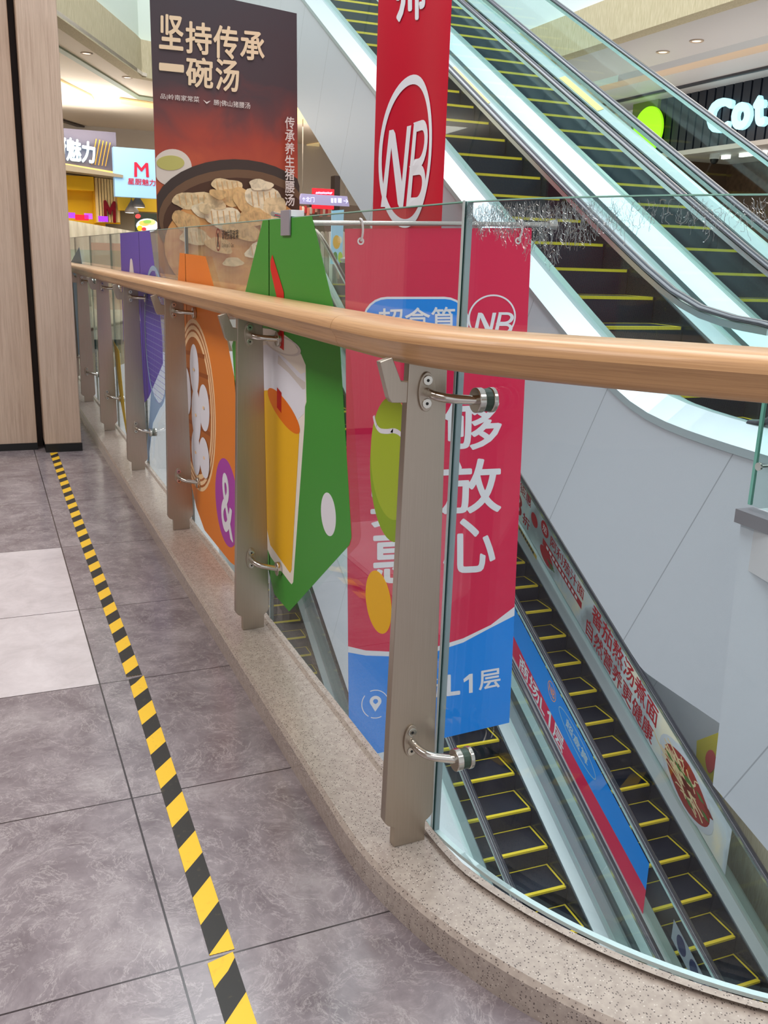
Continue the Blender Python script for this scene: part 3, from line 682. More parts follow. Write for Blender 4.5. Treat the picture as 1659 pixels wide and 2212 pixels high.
hole = [cc+ax*0.18*math.cos(R(-40+260*i/20))+az*0.16*math.sin(R(-40+260*i/20)) for i in range(21)]+[cp-az*0.0]
n_ = len(pin); q.add(pin+hole, [(i, (i+1) % n_, n_+(i+1) % n_, n_+i) for i in range(n_)]); q.build('pin_icon', WHITE_INK, bn)
for (x, yb, yt) in ((779, 521, 482), (1119, 520, 484)):
    q = MB(); ring(q, bpx(x, yb, 2), (0.014, 0, 0), (0, 0, 0.014), 0.55, (0, 0, 0)); q.build('eyelet', C('eyelet_white', (236, 226, 226)), bn)
    pb, pt = by(x, yb)+Vector((0, -0.004, 0)), by(x+6 if x > 1000 else x, yt-2)
    q = MB(); q.tube(bent([pb, pb*0.5+pt*0.5+Vector((0.006, -0.012, 0)), pt+Vector((0, -0.012, 0.01)), pt+Vector((0, 0.006, 0.012))], 6), 0.0045, 8); q.build('strap', C('strap_white', (226, 214, 216)), bn, smooth=True)

# ------------------------------------------------------------------ red banner with NB logo
RX = 3.4
def rp(x, y, k=0): p = atX(x, y, RX); p.x -= 0.0015*k; return p
CRIM = mat('banner_crimson', (200, 8, 44), 0.55, spec=0.15)
rb = thing('hanging_banner', 'tall crimson banner with white ringed monogram in front of the escalator', 'banner', tuple(rp(885, 500)))
Ya, Yb = rp(811, 240).y, rp(964, 240).y
def sheet(y0, y1, z0, z1, m, name, par):
    rings = []
    for i in range(21):
        f = i/20; y = y0+(y1-y0)*f; dx = 0.05*math.sin(f*math.pi)**2
        rings.append([Vector((RX+dx, y, z0)), Vector((RX+dx+0.004, y, z0)), Vector((RX+dx+0.004, y, z1)), Vector((RX+dx, y, z1))])
    return MB().sweep(rings).build(name, m, par, smooth=True)
def rdx(y): f = (y-Ya)/(Yb-Ya); return RX+0.05*math.sin(max(0, min(1, f))*math.pi)**2
sheet(Ya, Yb, 0.6, 6.0, CRIM, 'banner_sheet', rb)
def rw(a, z): y = Ya+(Yb-Ya)*a; return Vector((rdx(y)-0.006, y, z))
def conv(mb):
    for p in mb.v: p.x = rdx(p.y)-0.005+(p.x-RX)*0.8
    return mb
cR = rp(871, 330); q = MB(); ring(q, cR, Vector((0, rp(930, 330).y-cR.y, 0)), Vector((0, 0, rp(880, 160).z-cR.z)), 0.88, (0, 0, 0), 64); conv(q).build('logo_ring', WHITE_INK, rb)
q = MB(); bl, br, tr, tl = rp(822, 447), rp(917, 447), rp(922, 242), rp(828, 272)
NB_poly(q, lambda a, b: (bl*(1-a)+br*a)*(1-b)+(tl*(1-a)+tr*a)*b); conv(q).build('logo_monogram', WHITE_INK, rb)
q = MB(); text_quad(q, '师', rp(851, 48), rp(912, 38), rp(912, -105), rp(851, -95), bold=0.03); conv(q).build('lettering', WHITE_INK, rb)

# ------------------------------------------------------------------ soup poster
PY = 8.5
def pp(x, y, k=1): p = atY(x, y, PY); p.y -= 0.003*k; return p
tl, tr, br, bl = pp(322, -40, 0), pp(641, 29, 0), pp(645, 690, 0), pp(347, 690, 0)
def poster_mat():
    m = mat('poster_print', (60, 50, 52), 0.4); N, L, b = nodes(m); t = N.new('ShaderNodeTexCoord'); s = N.new('ShaderNodeSeparateXYZ'); L.new(t.outputs['Object'], s.inputs[0])
    n = noise(N, L, t.outputs['Object'], 2.2, 6, 1.4); zz = math_n(N, L, 'ADD', s.outputs[2], math_n(N, L, 'MULTIPLY', math_n(N, L, 'SUBTRACT', n, 0.5), 0.55))
    mr = N.new('ShaderNodeMapRange'); mr.inputs[1].default_value = 0.0; mr.inputs[2].default_value = 2.8; L.new(zz, mr.inputs[0])
    r = ramp(N, [(0.0, (92, 62, 40)), (0.3, (196, 112, 48)), (0.42, (196, 86, 48)), (0.55, (166, 62, 42)), (0.64, (108, 56, 54)), (0.72, (72, 54, 58)), (1.0, (66, 60, 66))]); L.new(mr.outputs[0], r.inputs[0])
    L.new(r.outputs[0], b.inputs['Base Color']); return m
po = thing('hanging_poster', 'tall dark soup poster with a clay pot and gold lettering', 'poster', tuple(bl*0.5+br*0.5))
MB().prism([bl, br, tr, tl], (0, 0.004, 0)).build('poster_sheet', poster_mat(), po)
def pe(x, y, rx, ry, m, name, k, n=36, rot=0.0):
    c, s_ = math.cos(rot), math.sin(rot)
    pts = [pp(x+rx*math.cos(a)*c-ry*math.sin(a)*s_, y+rx*math.cos(a)*s_+ry*math.sin(a)*c, k) for a in [2*math.pi*i/n for i in range(n)]]
    return pts
def clipx(pts, x0, x1):
    return [Vector((min(max(p.x, x0), x1), p.y, p.z)) for p in pts]
PX0, PX1 = bl.x+0.002, br.x-0.004
def pshape(name, pts, m): MB().prism(clipx(pts, PX0, PX1), (0, -0.002, 0)).build(name, m, po)
pshape('side_bowl', pe(372, 362, 42, 40, None, '', 1), C('pr_bowl', (226, 214, 200)))
pshape('side_bowl_food', pe(368, 352, 30, 16, None, '', 2), C('pr_green', (196, 190, 110)))
pshape('pot_rim', pe(505, 462, 178, 118, None, '', 3), C('pr_pot', (74, 62, 56)))
pshape('pot_rim_highlight', pe(508, 470, 166, 104, None, '', 4), C('pr_pot2', (116, 88, 66)))
pshape('pot_inside', pe(510, 482, 158, 98, None, '', 5), C('pr_pot3', (84, 58, 44)))
def soup_mat():
    m = mat('pr_soup', (206, 134, 66), 0.4); N, L, b = nodes(m); n = noise(N, L, coords(N, L), 5, 5, 0.8)
    r = ramp(N, [(0.35, (196, 116, 52)), (0.65, (226, 170, 96))]); L.new(n, r.inputs[0]); L.new(r.outputs[0], b.inputs['Base Color']); return m
pshape('soup', pe(510, 530, 156, 118, None, '', 6), soup_mat())
def food_mat(i, c):
    m = mat('pr_food%d' % i, c, 0.45); N, L, b = nodes(m); n = noise(N, L, coords(N, L), 16, 4, 0.6)
    r = ramp(N, [(0.35, tuple(int(x*0.82) for x in c)), (0.6, c)]); L.new(n, r.inputs[0]); L.new(r.outputs[0], b.inputs['Base Color']); return m
FM = [food_mat(0, (236, 208, 158)), food_mat(1, (226, 184, 122)), food_mat(2, (242, 224, 186))]
rnd = random.Random(11)
lumps = [(412, 432, 42, 18, -0.1), (400, 478, 32, 20, 0.4), (440, 455, 26, 18, 0.3), (488, 402, 34, 16, 0.1), (500, 425, 30, 20, -0.2), (480, 470, 40, 24, 0.1), (462, 436, 24, 16, 0.5), (530, 432, 30, 24, 0.2),
         (566, 430, 40, 26, 0.15), (590, 450, 24, 26, 0.6), (545, 470, 34, 20, -0.1), (560, 400, 26, 12, 0.1), (420, 512, 34, 18, 0.2), (520, 500, 40, 18, 0.2), (590, 500, 30, 22, 0.2), (500, 566, 22, 10, 0.0), (470, 530, 30, 16, 0.3), (560, 540, 34, 18, -0.2), (440, 450, 14, 12, 0.0), (468, 420, 20, 10, 0.2)]
for i, (x, y, a, b_, r_) in enumerate(lumps):
    n = 22; ph_ = rnd.random()*6
    pts = []
    for k in range(n):
        t_ = 2*math.pi*k/n; w_ = 1+0.10*math.sin(3*t_+ph_)+0.06*math.sin(5*t_+2*ph_)
        X_, Y_ = a*w_*math.cos(t_), b_*w_*math.sin(t_); pts.append(pp(x+X_*math.cos(r_)-Y_*math.sin(r_), y+X_*math.sin(r_)+Y_*math.cos(r_), 7+i*0.8))
    pshape('soup_meat', pts, FM[i % 3])
    if a > 28:
        sc = MB()
        for j in range(-2, 3): 
            x_ = x+j*a*0.32; sc.add([pp(x_-1.2, y-b_*0.6, 8.2+i*0.8), pp(x_+1.2, y-b_*0.6, 8.2+i*0.8), pp(x_+5, y+b_*0.6, 8.2+i*0.8), pp(x_+2.6, y+b_*0.6, 8.2+i*0.8)], [(0, 1, 2, 3)])
        sc.build('meat_scoring', C('pr_line', (214, 172, 120)), po)
GOLDT = C('pr_gold', (238, 214, 178)); q = MB()
for ch, (x0, y0, x1, y1) in (('坚', (343, 32, 396, 108)), ('持', (400, 48, 457, 118)), ('传', (460, 56, 514, 128)), ('承', (518, 68, 571, 131)), ('一', (343, 138, 397, 155)), ('碗', (401, 124, 460, 190)), ('汤', (465, 128, 516, 198))):
    sk = 0.05*(x1-x0); text_quad(q, ch, pp(x0, y1-sk, 3), pp(x1, y1+sk, 3), pp(x1, y0+sk, 3), pp(x0, y0-sk, 3), bold=0.028)
q.build('title_lettering', GOLDT, po)
q = MB(); text_quad(q, '品|岭南家常菜', pp(346, 215, 3), pp(430, 224, 3), pp(430, 209, 3), pp(346, 202, 3), bold=0.01); text_quad(q, '勝|佛山猪腰汤', pp(461, 229, 3), pp(540, 238, 3), pp(540, 222, 3), pp(461, 215, 3), bold=0.01)
q.build('subtitle_lettering', C('pr_text', (226, 214, 206)), po); q = MB()
q.add([pp(438, 216, 3), pp(446, 225, 3), pp(455, 218, 3), pp(450, 219, 3), pp(446, 221, 3), pp(442, 218, 3)], [(0, 1, 2, 3, 4, 5)]); q.build('emblem', C('pr_text', (226, 214, 206)), po); q = MB()
for i, ch in enumerate('传承养生猪腰汤'): text_quad(q, ch, pp(611, 280+27.5*i, 24), pp(631, 281+27.5*i, 24), pp(631, 255+27.5*i, 24), pp(610, 254+27.5*i, 24), bold=0.02)
q.build('vertical_lettering', C('pr_text', (226, 214, 206)), po)
# ------------------------------------------------------------------ escalators
LEV = 6.345
def nose(u): return 0.79+0.54*(u-6.18)
def smax(a, b, k): return 0.5*(a+b+math.sqrt((a-b)**2+k*k))
def smin(a, b, k): return 0.5*(a+b-math.sqrt((a-b)**2+k*k))
TOP = LEV+0.95
def sprof(u): return smin(smax(0.09, nose(u), 0.16), TOP+0.09, 0.16)
def dprof(u): return smin(smax(0.24, nose(u), 0.24), TOP+0.24, 0.24)
def hprof(u): return smin(smax(0.93, nose(u)+0.84, 0.22), TOP+0.93, 0.22)
US = [3.78+0.0*i for i in range(1)]+[4.0+0.2*i for i in range(16)]+[7.4+0.9*i for i in range(9)]+[15.5+0.9*i for i in range(2)]+[17.1+0.25*i for i in range(12)]
def cladding_mat():
    m = TRUSS; N, L, b = nodes(m); t = N.new('ShaderNodeTexCoord'); s = N.new('ShaderNodeSeparateXYZ'); L.new(t.outputs['Object'], s.inputs[0])
    q = math_n(N, L, 'ADD', math_n(N, L, 'MULTIPLY', s.outputs[1], 0.88), math_n(N, L, 'MULTIPLY', s.outputs[2], 0.475))
    f = math_n(N, L, 'FRACT', math_n(N, L, 'DIVIDE', math_n(N, L, 'SUBTRACT', q, 11.0), 1.25)); k = math_n(N, L, 'LESS_THAN', f, 0.007)
    L.new(mix_n(N, L, k, (189, 194, 201), (150, 154, 160)), b.inputs['Base Color'])
cladding_mat()
def tread_mat():
    m = mat('step_tread', (34, 40, 52), 0.38, 0.5); N, L, b = nodes(m); wv = N.new('ShaderNodeTexWave'); wv.bands_direction = 'X'; wv.inputs['Scale'].default_value = 35
    L.new(coords(N, L), wv.inputs['Vector']); r = ramp(N, [(0.3, (10, 14, 24)), (0.7, (38, 50, 74))]); L.new(wv.outputs['Fac'], r.inputs[0]); L.new(r.outputs[0], b.inputs['Base Color'])
    return m
TREAD = tread_mat(); STEPYEL = mat('step_yellow', (240, 214, 40), 0.5)
def _ys():
    N, L, b = nodes(STEPYEL); wv = N.new('ShaderNodeTexWave'); wv.inputs['Scale'].default_value = 22; L.new(coords(N, L), wv.inputs['Vector'])
    r = ramp(N, [(0.2, (206, 178, 24)), (0.5, (244, 220, 50))]); L.new(wv.outputs['Fac'], r.inputs[0]); L.new(r.outputs[0], b.inputs['Base Color'])
_ys()
SKIRT = mat('skirt_panel', (58, 68, 76), 0.22, 0.7)
RUBBER = mat('handrail_rubber', (40, 44, 56), 0.28, coat=0.3)
RAILSTRIP = mat('rail_strip', (214, 240, 238), 0.2, 0.8)
def L3(v, u, z): return euv(u, v, z)
def csweep(prof, fn, us, name, m, par, smooth=True):
    rings = [[L3(v, u, fn(u)+dz) for v, dz in prof] for u in us]
    return MB().sweep(rings).build(name, m, par, smooth=smooth)
def make_escalator(label):
    e = thing('escalator', label, 'escalator', tuple(euv(4.6, 4.6, 0)), 'stacked pairs of escalators in the atrium')
    def tb(u): return smin(smax(-1.45, nose(u)-1.48, 0.03), TOP-1.2, 0.1)
    rings = []
    for u in sorted(US+[4.5, 4.7, 4.75, 4.8, 4.9]):
        t0, b0 = dprof(u)-0.045, tb(u)
        rings.append([L3(v, u, z) for v, z in ((3.862, t0), (3.862, b0), (5.40, b0), (5.40, t0), (5.375, t0), (5.375, t0-0.62), (3.888, t0-0.62), (3.888, t0))])
    MB().sweep(rings).build('truss_cladding', TRUSS, e)
    csweep([(3.85, 0.0), (3.85, -0.05), (4.17, 0.02), (4.17, 0.075), (4.06, 0.115), (4.00, 0.115)], dprof, US, 'deck', ESC_STEEL, e, smooth=False)
    csweep([(5.405, -0.02), (5.40, -0.06), (5.03, 0.02), (5.03, 0.075), (5.14, 0.115), (5.20, 0.115), (5.35, 0.03)], dprof, US, 'deck', ESC_STEEL, e, smooth=False)
    csweep([(4.17, -0.32), (4.185, -0.32), (4.185, 0.06), (4.17, 0.06)], lambda u: (sprof(u)+dprof(u))/2, US, 'skirt_panel', SKIRT, e)
    csweep([(5.03, -0.32), (5.015, -0.32), (5.015, 0.06), (5.03, 0.06)], lambda u: (sprof(u)+dprof(u))/2, US, 'skirt_panel', SKIRT, e)
    for vg in (4.03, 5.17):
        # handrail with newel end
        uend = 4.25; path_ = [(u, hprof(u)) for u in [19.4, 18.8, 18.4, 18.1, 17.8, 17.4, 15, 13, 11, 9, 7.6, 7.0, 6.6, 6.3, 6.0, 5.7, 5.4, 5.1, 4.8, 4.5, uend]]
        r_ = 0.29; z_ = path_[-1][1]-r_
        path_ += [(uend-r_*math.sin(R(a)), z_+r_*math.cos(R(a))) for a in range(15, 181, 15)]
        rings = []
        for i, (u, z) in enumerate(path_):
            u0, z0 = path_[max(i-1, 0)]; u1, z1 = path_[min(i+1, len(path_)-1)]; d = math.hypot(u1-u0, z1-z0); nu, nz = (z1-z0)/d, -(u1-u0)/d
            if i < len(path_)-13 and nz < 0: nu, nz = -nu, -nz
            elif nz*1.0 < 0 and i < len(path_)-8: nu, nz = -nu, -nz
            # outward normal: away from the newel centre / upward
            cu_, cz_ = uend, z_
            if u <= uend: nu, nz = (u-cu_)/r_, (z-cz_)/r_
            sec = []
            for k in range(12):
                a = 2*math.pi*k/12; sec.append((0.038*math.cos(a), 0.02*math.sin(a)))
            rings.append([L3(vg+a_, u+nu*b_, z+nz*b_) for a_, b_ in sec])
        h = MB().sweep(rings).build('handrail_belt', RUBBER, e, smooth=True)
        csweep([(vg-0.026, -0.062), (vg+0.026, -0.062), (vg+0.026, -0.022), (vg-0.026, -0.022)], hprof, [u for u in US if u >= 4.2], 'rail_strip', RAILSTRIP, e)
        # glass panes between slanted seams
        seams = [4.2, 5.35, 6.85, 8.37, 9.87, 11.37, 12.87, 14.37, 15.87, 17.37, 19.2]
        for a, b_ in zip(seams, seams[1:]):
            n = 8; lo = []; hi = []
            for k in range(n+1):
                u = a+0.006+(b_-a-0.012)*k/n; sl = (dprof(u+0.1)-dprof(u-0.1))/0.2; ut = u-0.66*sl*0.88
                lo.append((u, dprof(u)+0.10)); hi.append((ut, hprof(ut)-0.05))
            rr = [[L3(vg-0.006, *l), L3(vg+0.006, *l), L3(vg+0.006, *t_), L3(vg-0.006, *t_)] for l, t_ in zip(lo, hi)]
            MB().sweep(rr).build('balustrade_glass', GLASS_ESC, e)
    # steps
    u0 = 4.16
    for k in range(35):
        uk = u0+0.404*k
        z = sprof(uk)
        zprev = sprof(uk-0.404)
        m = MB(); m.add([L3(v, uu, zz_) for v in (4.19, 5.01) for uu, zz_ in ((uk, z), (uk+0.404, z), (uk+0.404, z-0.04), (uk+0.03, z-0.04), (uk+0.02, min(zprev, z)-0.02), (uk+0.005, min(zprev, z)-0.02))],
                        [(0, 1, 2, 3, 4, 5)[::-1], (6, 7, 8, 9, 10, 11), (0, 1, 7, 6), (1, 2, 8, 7), (2, 3, 9, 8), (3, 4, 10, 9), (4, 5, 11, 10), (5, 0, 6, 11)])
        st_ = m.build('step', TREAD, e)
        yl = MB()
        def bx(v0, v1, ua, ub, zt, th=0.004):
            yl.add([L3(v, uu, zz_) for zz_ in (zt-0.001, zt+th) for v, uu in ((v0, ua), (v1, ua), (v1, ub), (v0, ub))], [(0, 3, 2, 1), (4, 5, 6, 7), (0, 1, 5, 4), (1, 2, 6, 5), (2, 3, 7, 6), (3, 0, 4, 7)])
        bx(4.205, 4.995, uk-0.003, uk+0.035, z, 0.003)
        yl.add([L3(v, uk-0.003, zz_) for v in (4.205, 4.995) for zz_ in (z-0.022, z+0.003)], [(0, 1, 3, 2)])
        bx(4.195, 4.215, uk+0.035, uk+0.40, z, 0.002); bx(4.985, 5.005, uk+0.035, uk+0.40, z, 0.002)
        bx(4.215, 4.985, uk+0.385, uk+0.398, z, 0.002)
        yl.build('step_edge', STEPYEL, st_)
    cp_ = MB(); cp_.box((0, 0, 0), (1, 1, 1)); cp_.v = [L3(4.19+0.82*p.x, 3.7+0.5*p.y, 0.04+0.045*p.z) for p in cp_.v]; cp_.build('comb_plate', CHROME, e)
    return e
e_near = make_escalator('rising escalator with white cladding, in front of its twin')
def esc_copy(dv, dz, label):
    c = copy_tree(e_near); c.location = Vector(e_near.location)+EV*dv+Vector((0, 0, dz)); c['label'] = label; return c
esc_copy(1.62, 0, 'rising escalator behind its twin, below the glowing cyan letters')
esc_copy(0, -LEV, 'descending escalator directly below the curved glass, without poster')
esc_copy(1.62, -LEV, 'descending escalator with the noodle poster along its glass')
esc_copy(0, -2*LEV, 'deepest escalator, glimpsed below the green sticker')

# caution stickers on the escalator decks
CAUT = mat('caution_yellow', (226, 208, 130), 0.5)
def caution(x, y, v, du, label, dz=0.12, dzl=0.0):
    best = min((abs((euv(u_, v, dprof(u_)+dz)-CP).dot(RT)/((euv(u_, v, dprof(u_)+dz)-CP).dot(FW))*FPX+IW/2-x), u_) for u_ in [5+0.02*i for i in range(600)])
    u = best[1]; P = euv(u, v, dprof(u)+dz)
    lv = v-5.085; q = MB(); f = lambda uu, vv: euv(uu, vv, dprof(uu)+0.078+(vv-lv-5.03)*0.364)
    a = 0.085
    q.prism([f(u-du/2, v-a/2), f(u+du/2, v-a/2), f(u+du/2, v+a/2), f(u-du/2, v+a/2)], (0, 0, 0.0015))
    o = q.build('caution_sticker', CAUT, loc=tuple(P)); tag(o, label, 'sticker', 'yellow caution stickers on the escalator decks')
    q = MB()
    for k in range(8):
        uu = u+du*(0.18-0.075*k); q.prism([f(uu, v-0.03)+Vector((0, 0, .002)), f(uu+du*0.05, v-0.03)+Vector((0, 0, .002)), f(uu+du*0.05, v+0.03)+Vector((0, 0, .002)), f(uu, v+0.03)+Vector((0, 0, .002))], (0, 0, 0.0006))
    b = q.build('printed_marks', C('caution_ink', (120, 112, 84)), o)
    b.parent = None; b.data.transform(Matrix.Translation(-Vector(P))); b.parent = o
    return o
caution(1013, 150, 5.085, 1.0, 'yellow caution sticker on the steel deck beside the crimson banner', 0.09)
caution(1255, 175, 6.705, 0.95, 'yellow caution sticker on the outer deck of the rear escalator', 0.09)

# pink and blue banner stickers on the lower escalator glass
def strip(v, u0, u1, d0, d1, m, name, par, k=0, n=10, fn=None):
    rings = []
    for i in range(n+1):
        u = u0+(u1-u0)*i/n; b0 = d0(u) if callable(d0) else d0; b1 = d1(u) if callable(d1) else d1
        zz_ = nose(u)-LEV; rings.append([euv(u, v-0.001*k, zz_+b0), euv(u, v-0.001*k-0.0008, zz_+b0), euv(u, v-0.001*k-0.0008, zz_+b1), euv(u, v-0.001*k, zz_+b1)])
    return MB().sweep(rings).build(name, m, par)
VS = 5.65-0.012
ls = thing('glass_sticker', 'long pink and blue shop sticker on the lower escalator balustrade', 'sticker', tuple(euv(8.5, VS, -3.9)), 'stickers on the lower escalator glass')
strip(VS, 6.5, 10.4, 0.10, lambda u: 0.38+0.05*math.sin(u*1.3), PINK, 'pink_field', ls, 1)
strip(VS, 6.5, 10.4, lambda u: 0.38+0.05*math.sin(u*1.3), 0.74, BLUE, 'blue_field', ls, 1)
def sq(u, d, k=3): return euv(u, VS-0.001*k, nose(u)-LEV+d)
q = MB(); text_quad(q, '商场L', sq(9.35, 0.13), sq(8.66, 0.13), sq(8.66, 0.33), sq(9.35, 0.33), bold=0.015); text_quad(q, '层', sq(8.45, 0.13), sq(8.2, 0.13), sq(8.2, 0.33), sq(8.45, 0.33), bold=0.015)
q.add([sq(u_, d_) for u_, d_ in ((8.56, 0.13), (8.52, 0.13), (8.52, 0.33), (8.55, 0.33), (8.61, 0.28), (8.60, 0.25), (8.56, 0.28))], [(0, 1, 2, 3, 6), (3, 4, 5, 6)]); q.build('lettering', WHITE_INK, ls)
q = MB()
ctr = sq(8.55, 0.60); ring(q, ctr, (EU*-0.1+Vector((0, 0, -0.054))), Vector((0, 0, 0.10)), 0.9, (0, 0, 0)); text_quad(q, 'NB', sq(8.62, 0.55), sq(8.48, 0.55), sq(8.48, 0.65), sq(8.62, 0.65), bold=0.02); q.build('logo', C('esc_logo', (244, 160, 120)), ls)
q = MB(); pts = [sq(8.36-0.0*i, 0.5) for i in range(1)]
oval = [sq(7.95-0.42*math.cos(a), 0.57+0.11*math.sin(a)) for a in [2*math.pi*i/32 for i in range(33)]]; ribbon(q, oval, 0.012, EV); q.build('pill_outline', C('esc_pill', (150, 190, 220)), ls)
q = MB(); text_quad(q, '超盒算', sq(8.2, 0.52), sq(7.7, 0.52), sq(7.7, 0.63), sq(8.2, 0.63), bold=0.015); q.build('pill_lettering', C('esc_pill2', (190, 214, 232)), ls)

# noodle poster on the lower escalator right glass
VP = 6.79-0.012
def pq(u, d, k=2): return euv(u, VP-0.001*k, nose(u)-LEV+d)
npst = thing('glass_sticker', 'long white noodle shop poster on the lower escalator glass', 'sticker', tuple(euv(9.5, VP, -3)), 'stickers on the lower escalator glass')
def npm():
    m = mat('noodle_poster', (214, 220, 220), 0.3); N, L, b = nodes(m); n = noise(N, L, coords(N, L, 'Object', (1, 1, 1)), 1.1, 4, 0.8)
    r = ramp(N, [(0.36, (232, 230, 206)), (0.5, (196, 214, 222)), (0.62, (150, 160, 166))]); L.new(n, r.inputs[0]); L.new(r.outputs[0], b.inputs['Base Color']); return m
strip(VP, 6.6, 13.6, 0.2, 0.80, npm(), 'poster_sheet', npst, 0, 14)
NRED = C('noodle_red', (170, 34, 44)); q = MB()
text_quad(q, '番茄熬汤煮面', pq(9.5, 0.50), pq(7.98, 0.50), pq(7.98, 0.76), pq(9.5, 0.76), bold=0.018)
text_quad(q, '自然营养更健康', pq(9.6, 0.22), pq(8.03, 0.22), pq(8.03, 0.46), pq(9.6, 0.46), bold=0.018)
text_quad(q, '阿利茄汁面', pq(10.65, 0.56), pq(9.72, 0.56), pq(9.72, 0.72), pq(10.65, 0.72), bold=0.014)
text_quad(q, '年终钜惠', pq(11.95, 0.62), pq(11.25, 0.62), pq(11.25, 0.77), pq(11.95, 0.77), bold=0.01)
text_quad(q, '88', pq(11.95, 0.26), pq(11.5, 0.26), pq(11.5, 0.56), pq(11.95, 0.56), bold=0.02); text_quad(q, '折', pq(11.46, 0.26), pq(11.24, 0.26), pq(11.24, 0.42), pq(11.46, 0.42), bold=0.02)
q.build('lettering', NRED, npst)
def blob(u, d, ru, rd, m, name, k=3, wob=0.0):
    pts = [pq(u+ru*math.cos(a)*(1+wob*math.sin(3*a)), d+rd*math.sin(a)*(1+wob*math.cos(4*a)), k) for a in [2*math.pi*i/28 for i in range(28)]]
    return MB().prism(pts, EV*-0.0006).build(name, m, npst)
blob(10.82, 0.66, 0.11, 0.10, NRED, 'round_seal'); q = MB(); text_quad(q, '茄', pq(10.88, 0.61, 5), pq(10.76, 0.61, 5), pq(10.76, 0.71, 5), pq(10.88, 0.71, 5)); q.build('seal_lettering', WHITE_INK, npst)
strip(VP, 9.75, 10.85, 0.42, 0.51, NRED, 'slogan_pill', npst, 2); q = MB(); 
for k in range(10): q.add([pq(10.74-0.09*k, 0.445, 4), pq(10.68-0.09*k, 0.445, 4), pq(10.68-0.09*k, 0.485, 4), pq(10.74-0.09*k, 0.485, 4)], [(0, 1, 2, 3)])
q.build('pill_marks', WHITE_INK, npst)
blob(11.12, 0.55, 0.10, 0.09, C('tomato', (176, 40, 50)), 'tomato'); blob(10.72, 0.33, 0.19, 0.10, C('tomato', 0), 'tomato'); 
lf = C('tomato_leaf', (70, 110, 60))
for k in range(5): blob(10.52+0.03*k, 0.31+0.03*math.sin(k*2.2), 0.05, 0.012, lf, 'tomato_leaf', 5)
blob(7.38, 0.46, 0.52, 0.30, C('np_plate', (196, 206, 214)), 'plate', 3); blob(7.36, 0.45, 0.43, 0.25, C('np_sauce', (150, 56, 48)), 'sauce', 4, 0.04)
rn = random.Random(5); q = MB()
for k in range(46):
    u, d = 7.36+rn.gauss(0, 0.15), 0.43+rn.gauss(0, 0.07); ang = rn.gauss(0.9, 0.5); pts = []
    for i in range(7): pts.append(pq(u, d, 6+k*0.05)); ang += rn.gauss(0, 0.35); u += 0.06*math.cos(ang); d += 0.022*math.sin(ang)
    ribbon(q, pts, 0.016, EV)
q.build('noodles', C('np_noodle', (222, 204, 160)), npst)
for k in range(7): blob(7.36+rn.gauss(0, 0.15), 0.43+rn.gauss(0, 0.08), 0.07, 0.02, C('np_herb', (84, 122, 60)), 'herbs', 9, 0.2)
for k in range(5): blob(7.36+rn.gauss(0, 0.18), 0.43+rn.gauss(0, 0.08), 0.08, 0.03, C('np_meat', (122, 48, 34)), 'meat', 8.5, 0.2)
caut2 = thing('caution_sticker', 'yellow caution strip on the lower escalator deck under the noodle poster', 'sticker', tuple(euv(11.6, 6.7, -2.5)), 'yellow caution stickers on the escalator decks')
strip(VP-0.05, 10.9, 12.1, 0.13, 0.19, C('caution_gold', (196, 168, 84)), 'strip', caut2, 0)
q = MB()
for k in range(8): uu = 11.45-0.06*k; q.add([euv(uu, VP-0.054, nose(uu)-LEV+0.14), euv(uu-0.045, VP-0.054, nose(uu-0.045)-LEV+0.14), euv(uu-0.045, VP-0.054, nose(uu-0.045)-LEV+0.18), euv(uu, VP-0.054, nose(uu)-LEV+0.18)], [(0, 1, 2, 3)])
q.build('printed_marks', BLACK, caut2)
# strawberry board beyond the lower escalator
sb = thing('sign_board', 'olive yellow board with a strawberry beyond the lower escalator', 'sign', tuple(atV(1525, 1720, 7.35)))
MB().prism([atV(1505, 1600, 7.35), atV(1558, 1580, 7.35), atV(1556, 1800, 7.35), atV(1500, 1760, 7.35)], EV*0.02).build('board', C('olive_board', (176, 164, 62)), sb)
sc_ = atV(1535, 1645, 7.34); MB().prism([sc_+EU*(0.09*math.cos(a)*(1-0.35*(math.sin(a) < 0)*abs(math.sin(a))))+Vector((0, 0, 0.15*math.sin(a))) for a in [2*math.pi*i/24 for i in range(24)]], EV*-0.004).build('strawberry', C('straw_red', (176, 74, 72)), sb)

# safety icon strip low on the left lower escalator
isg = thing('glass_sticker', 'small strip of four round blue safety icons low on the glass', 'sticker', tuple(euv(6.2, 5.63, -5)), 'stickers on the lower escalator glass')
strip(VS, 5.15, 6.05, 0.44, 0.66, C('icon_strip', (150, 160, 172)), 'strip', isg, 1, 6)
for k in range(4):
    c_ = sq(5.9-0.21*k, 0.55, 3); MB().prism(ell(c_, EU*0.075+Vector((0, 0, 0.04)), Vector((0, 0, 0.085)), 24), EV*-0.0006).build('icon', C('icon_blue', (44, 52, 90)), isg)

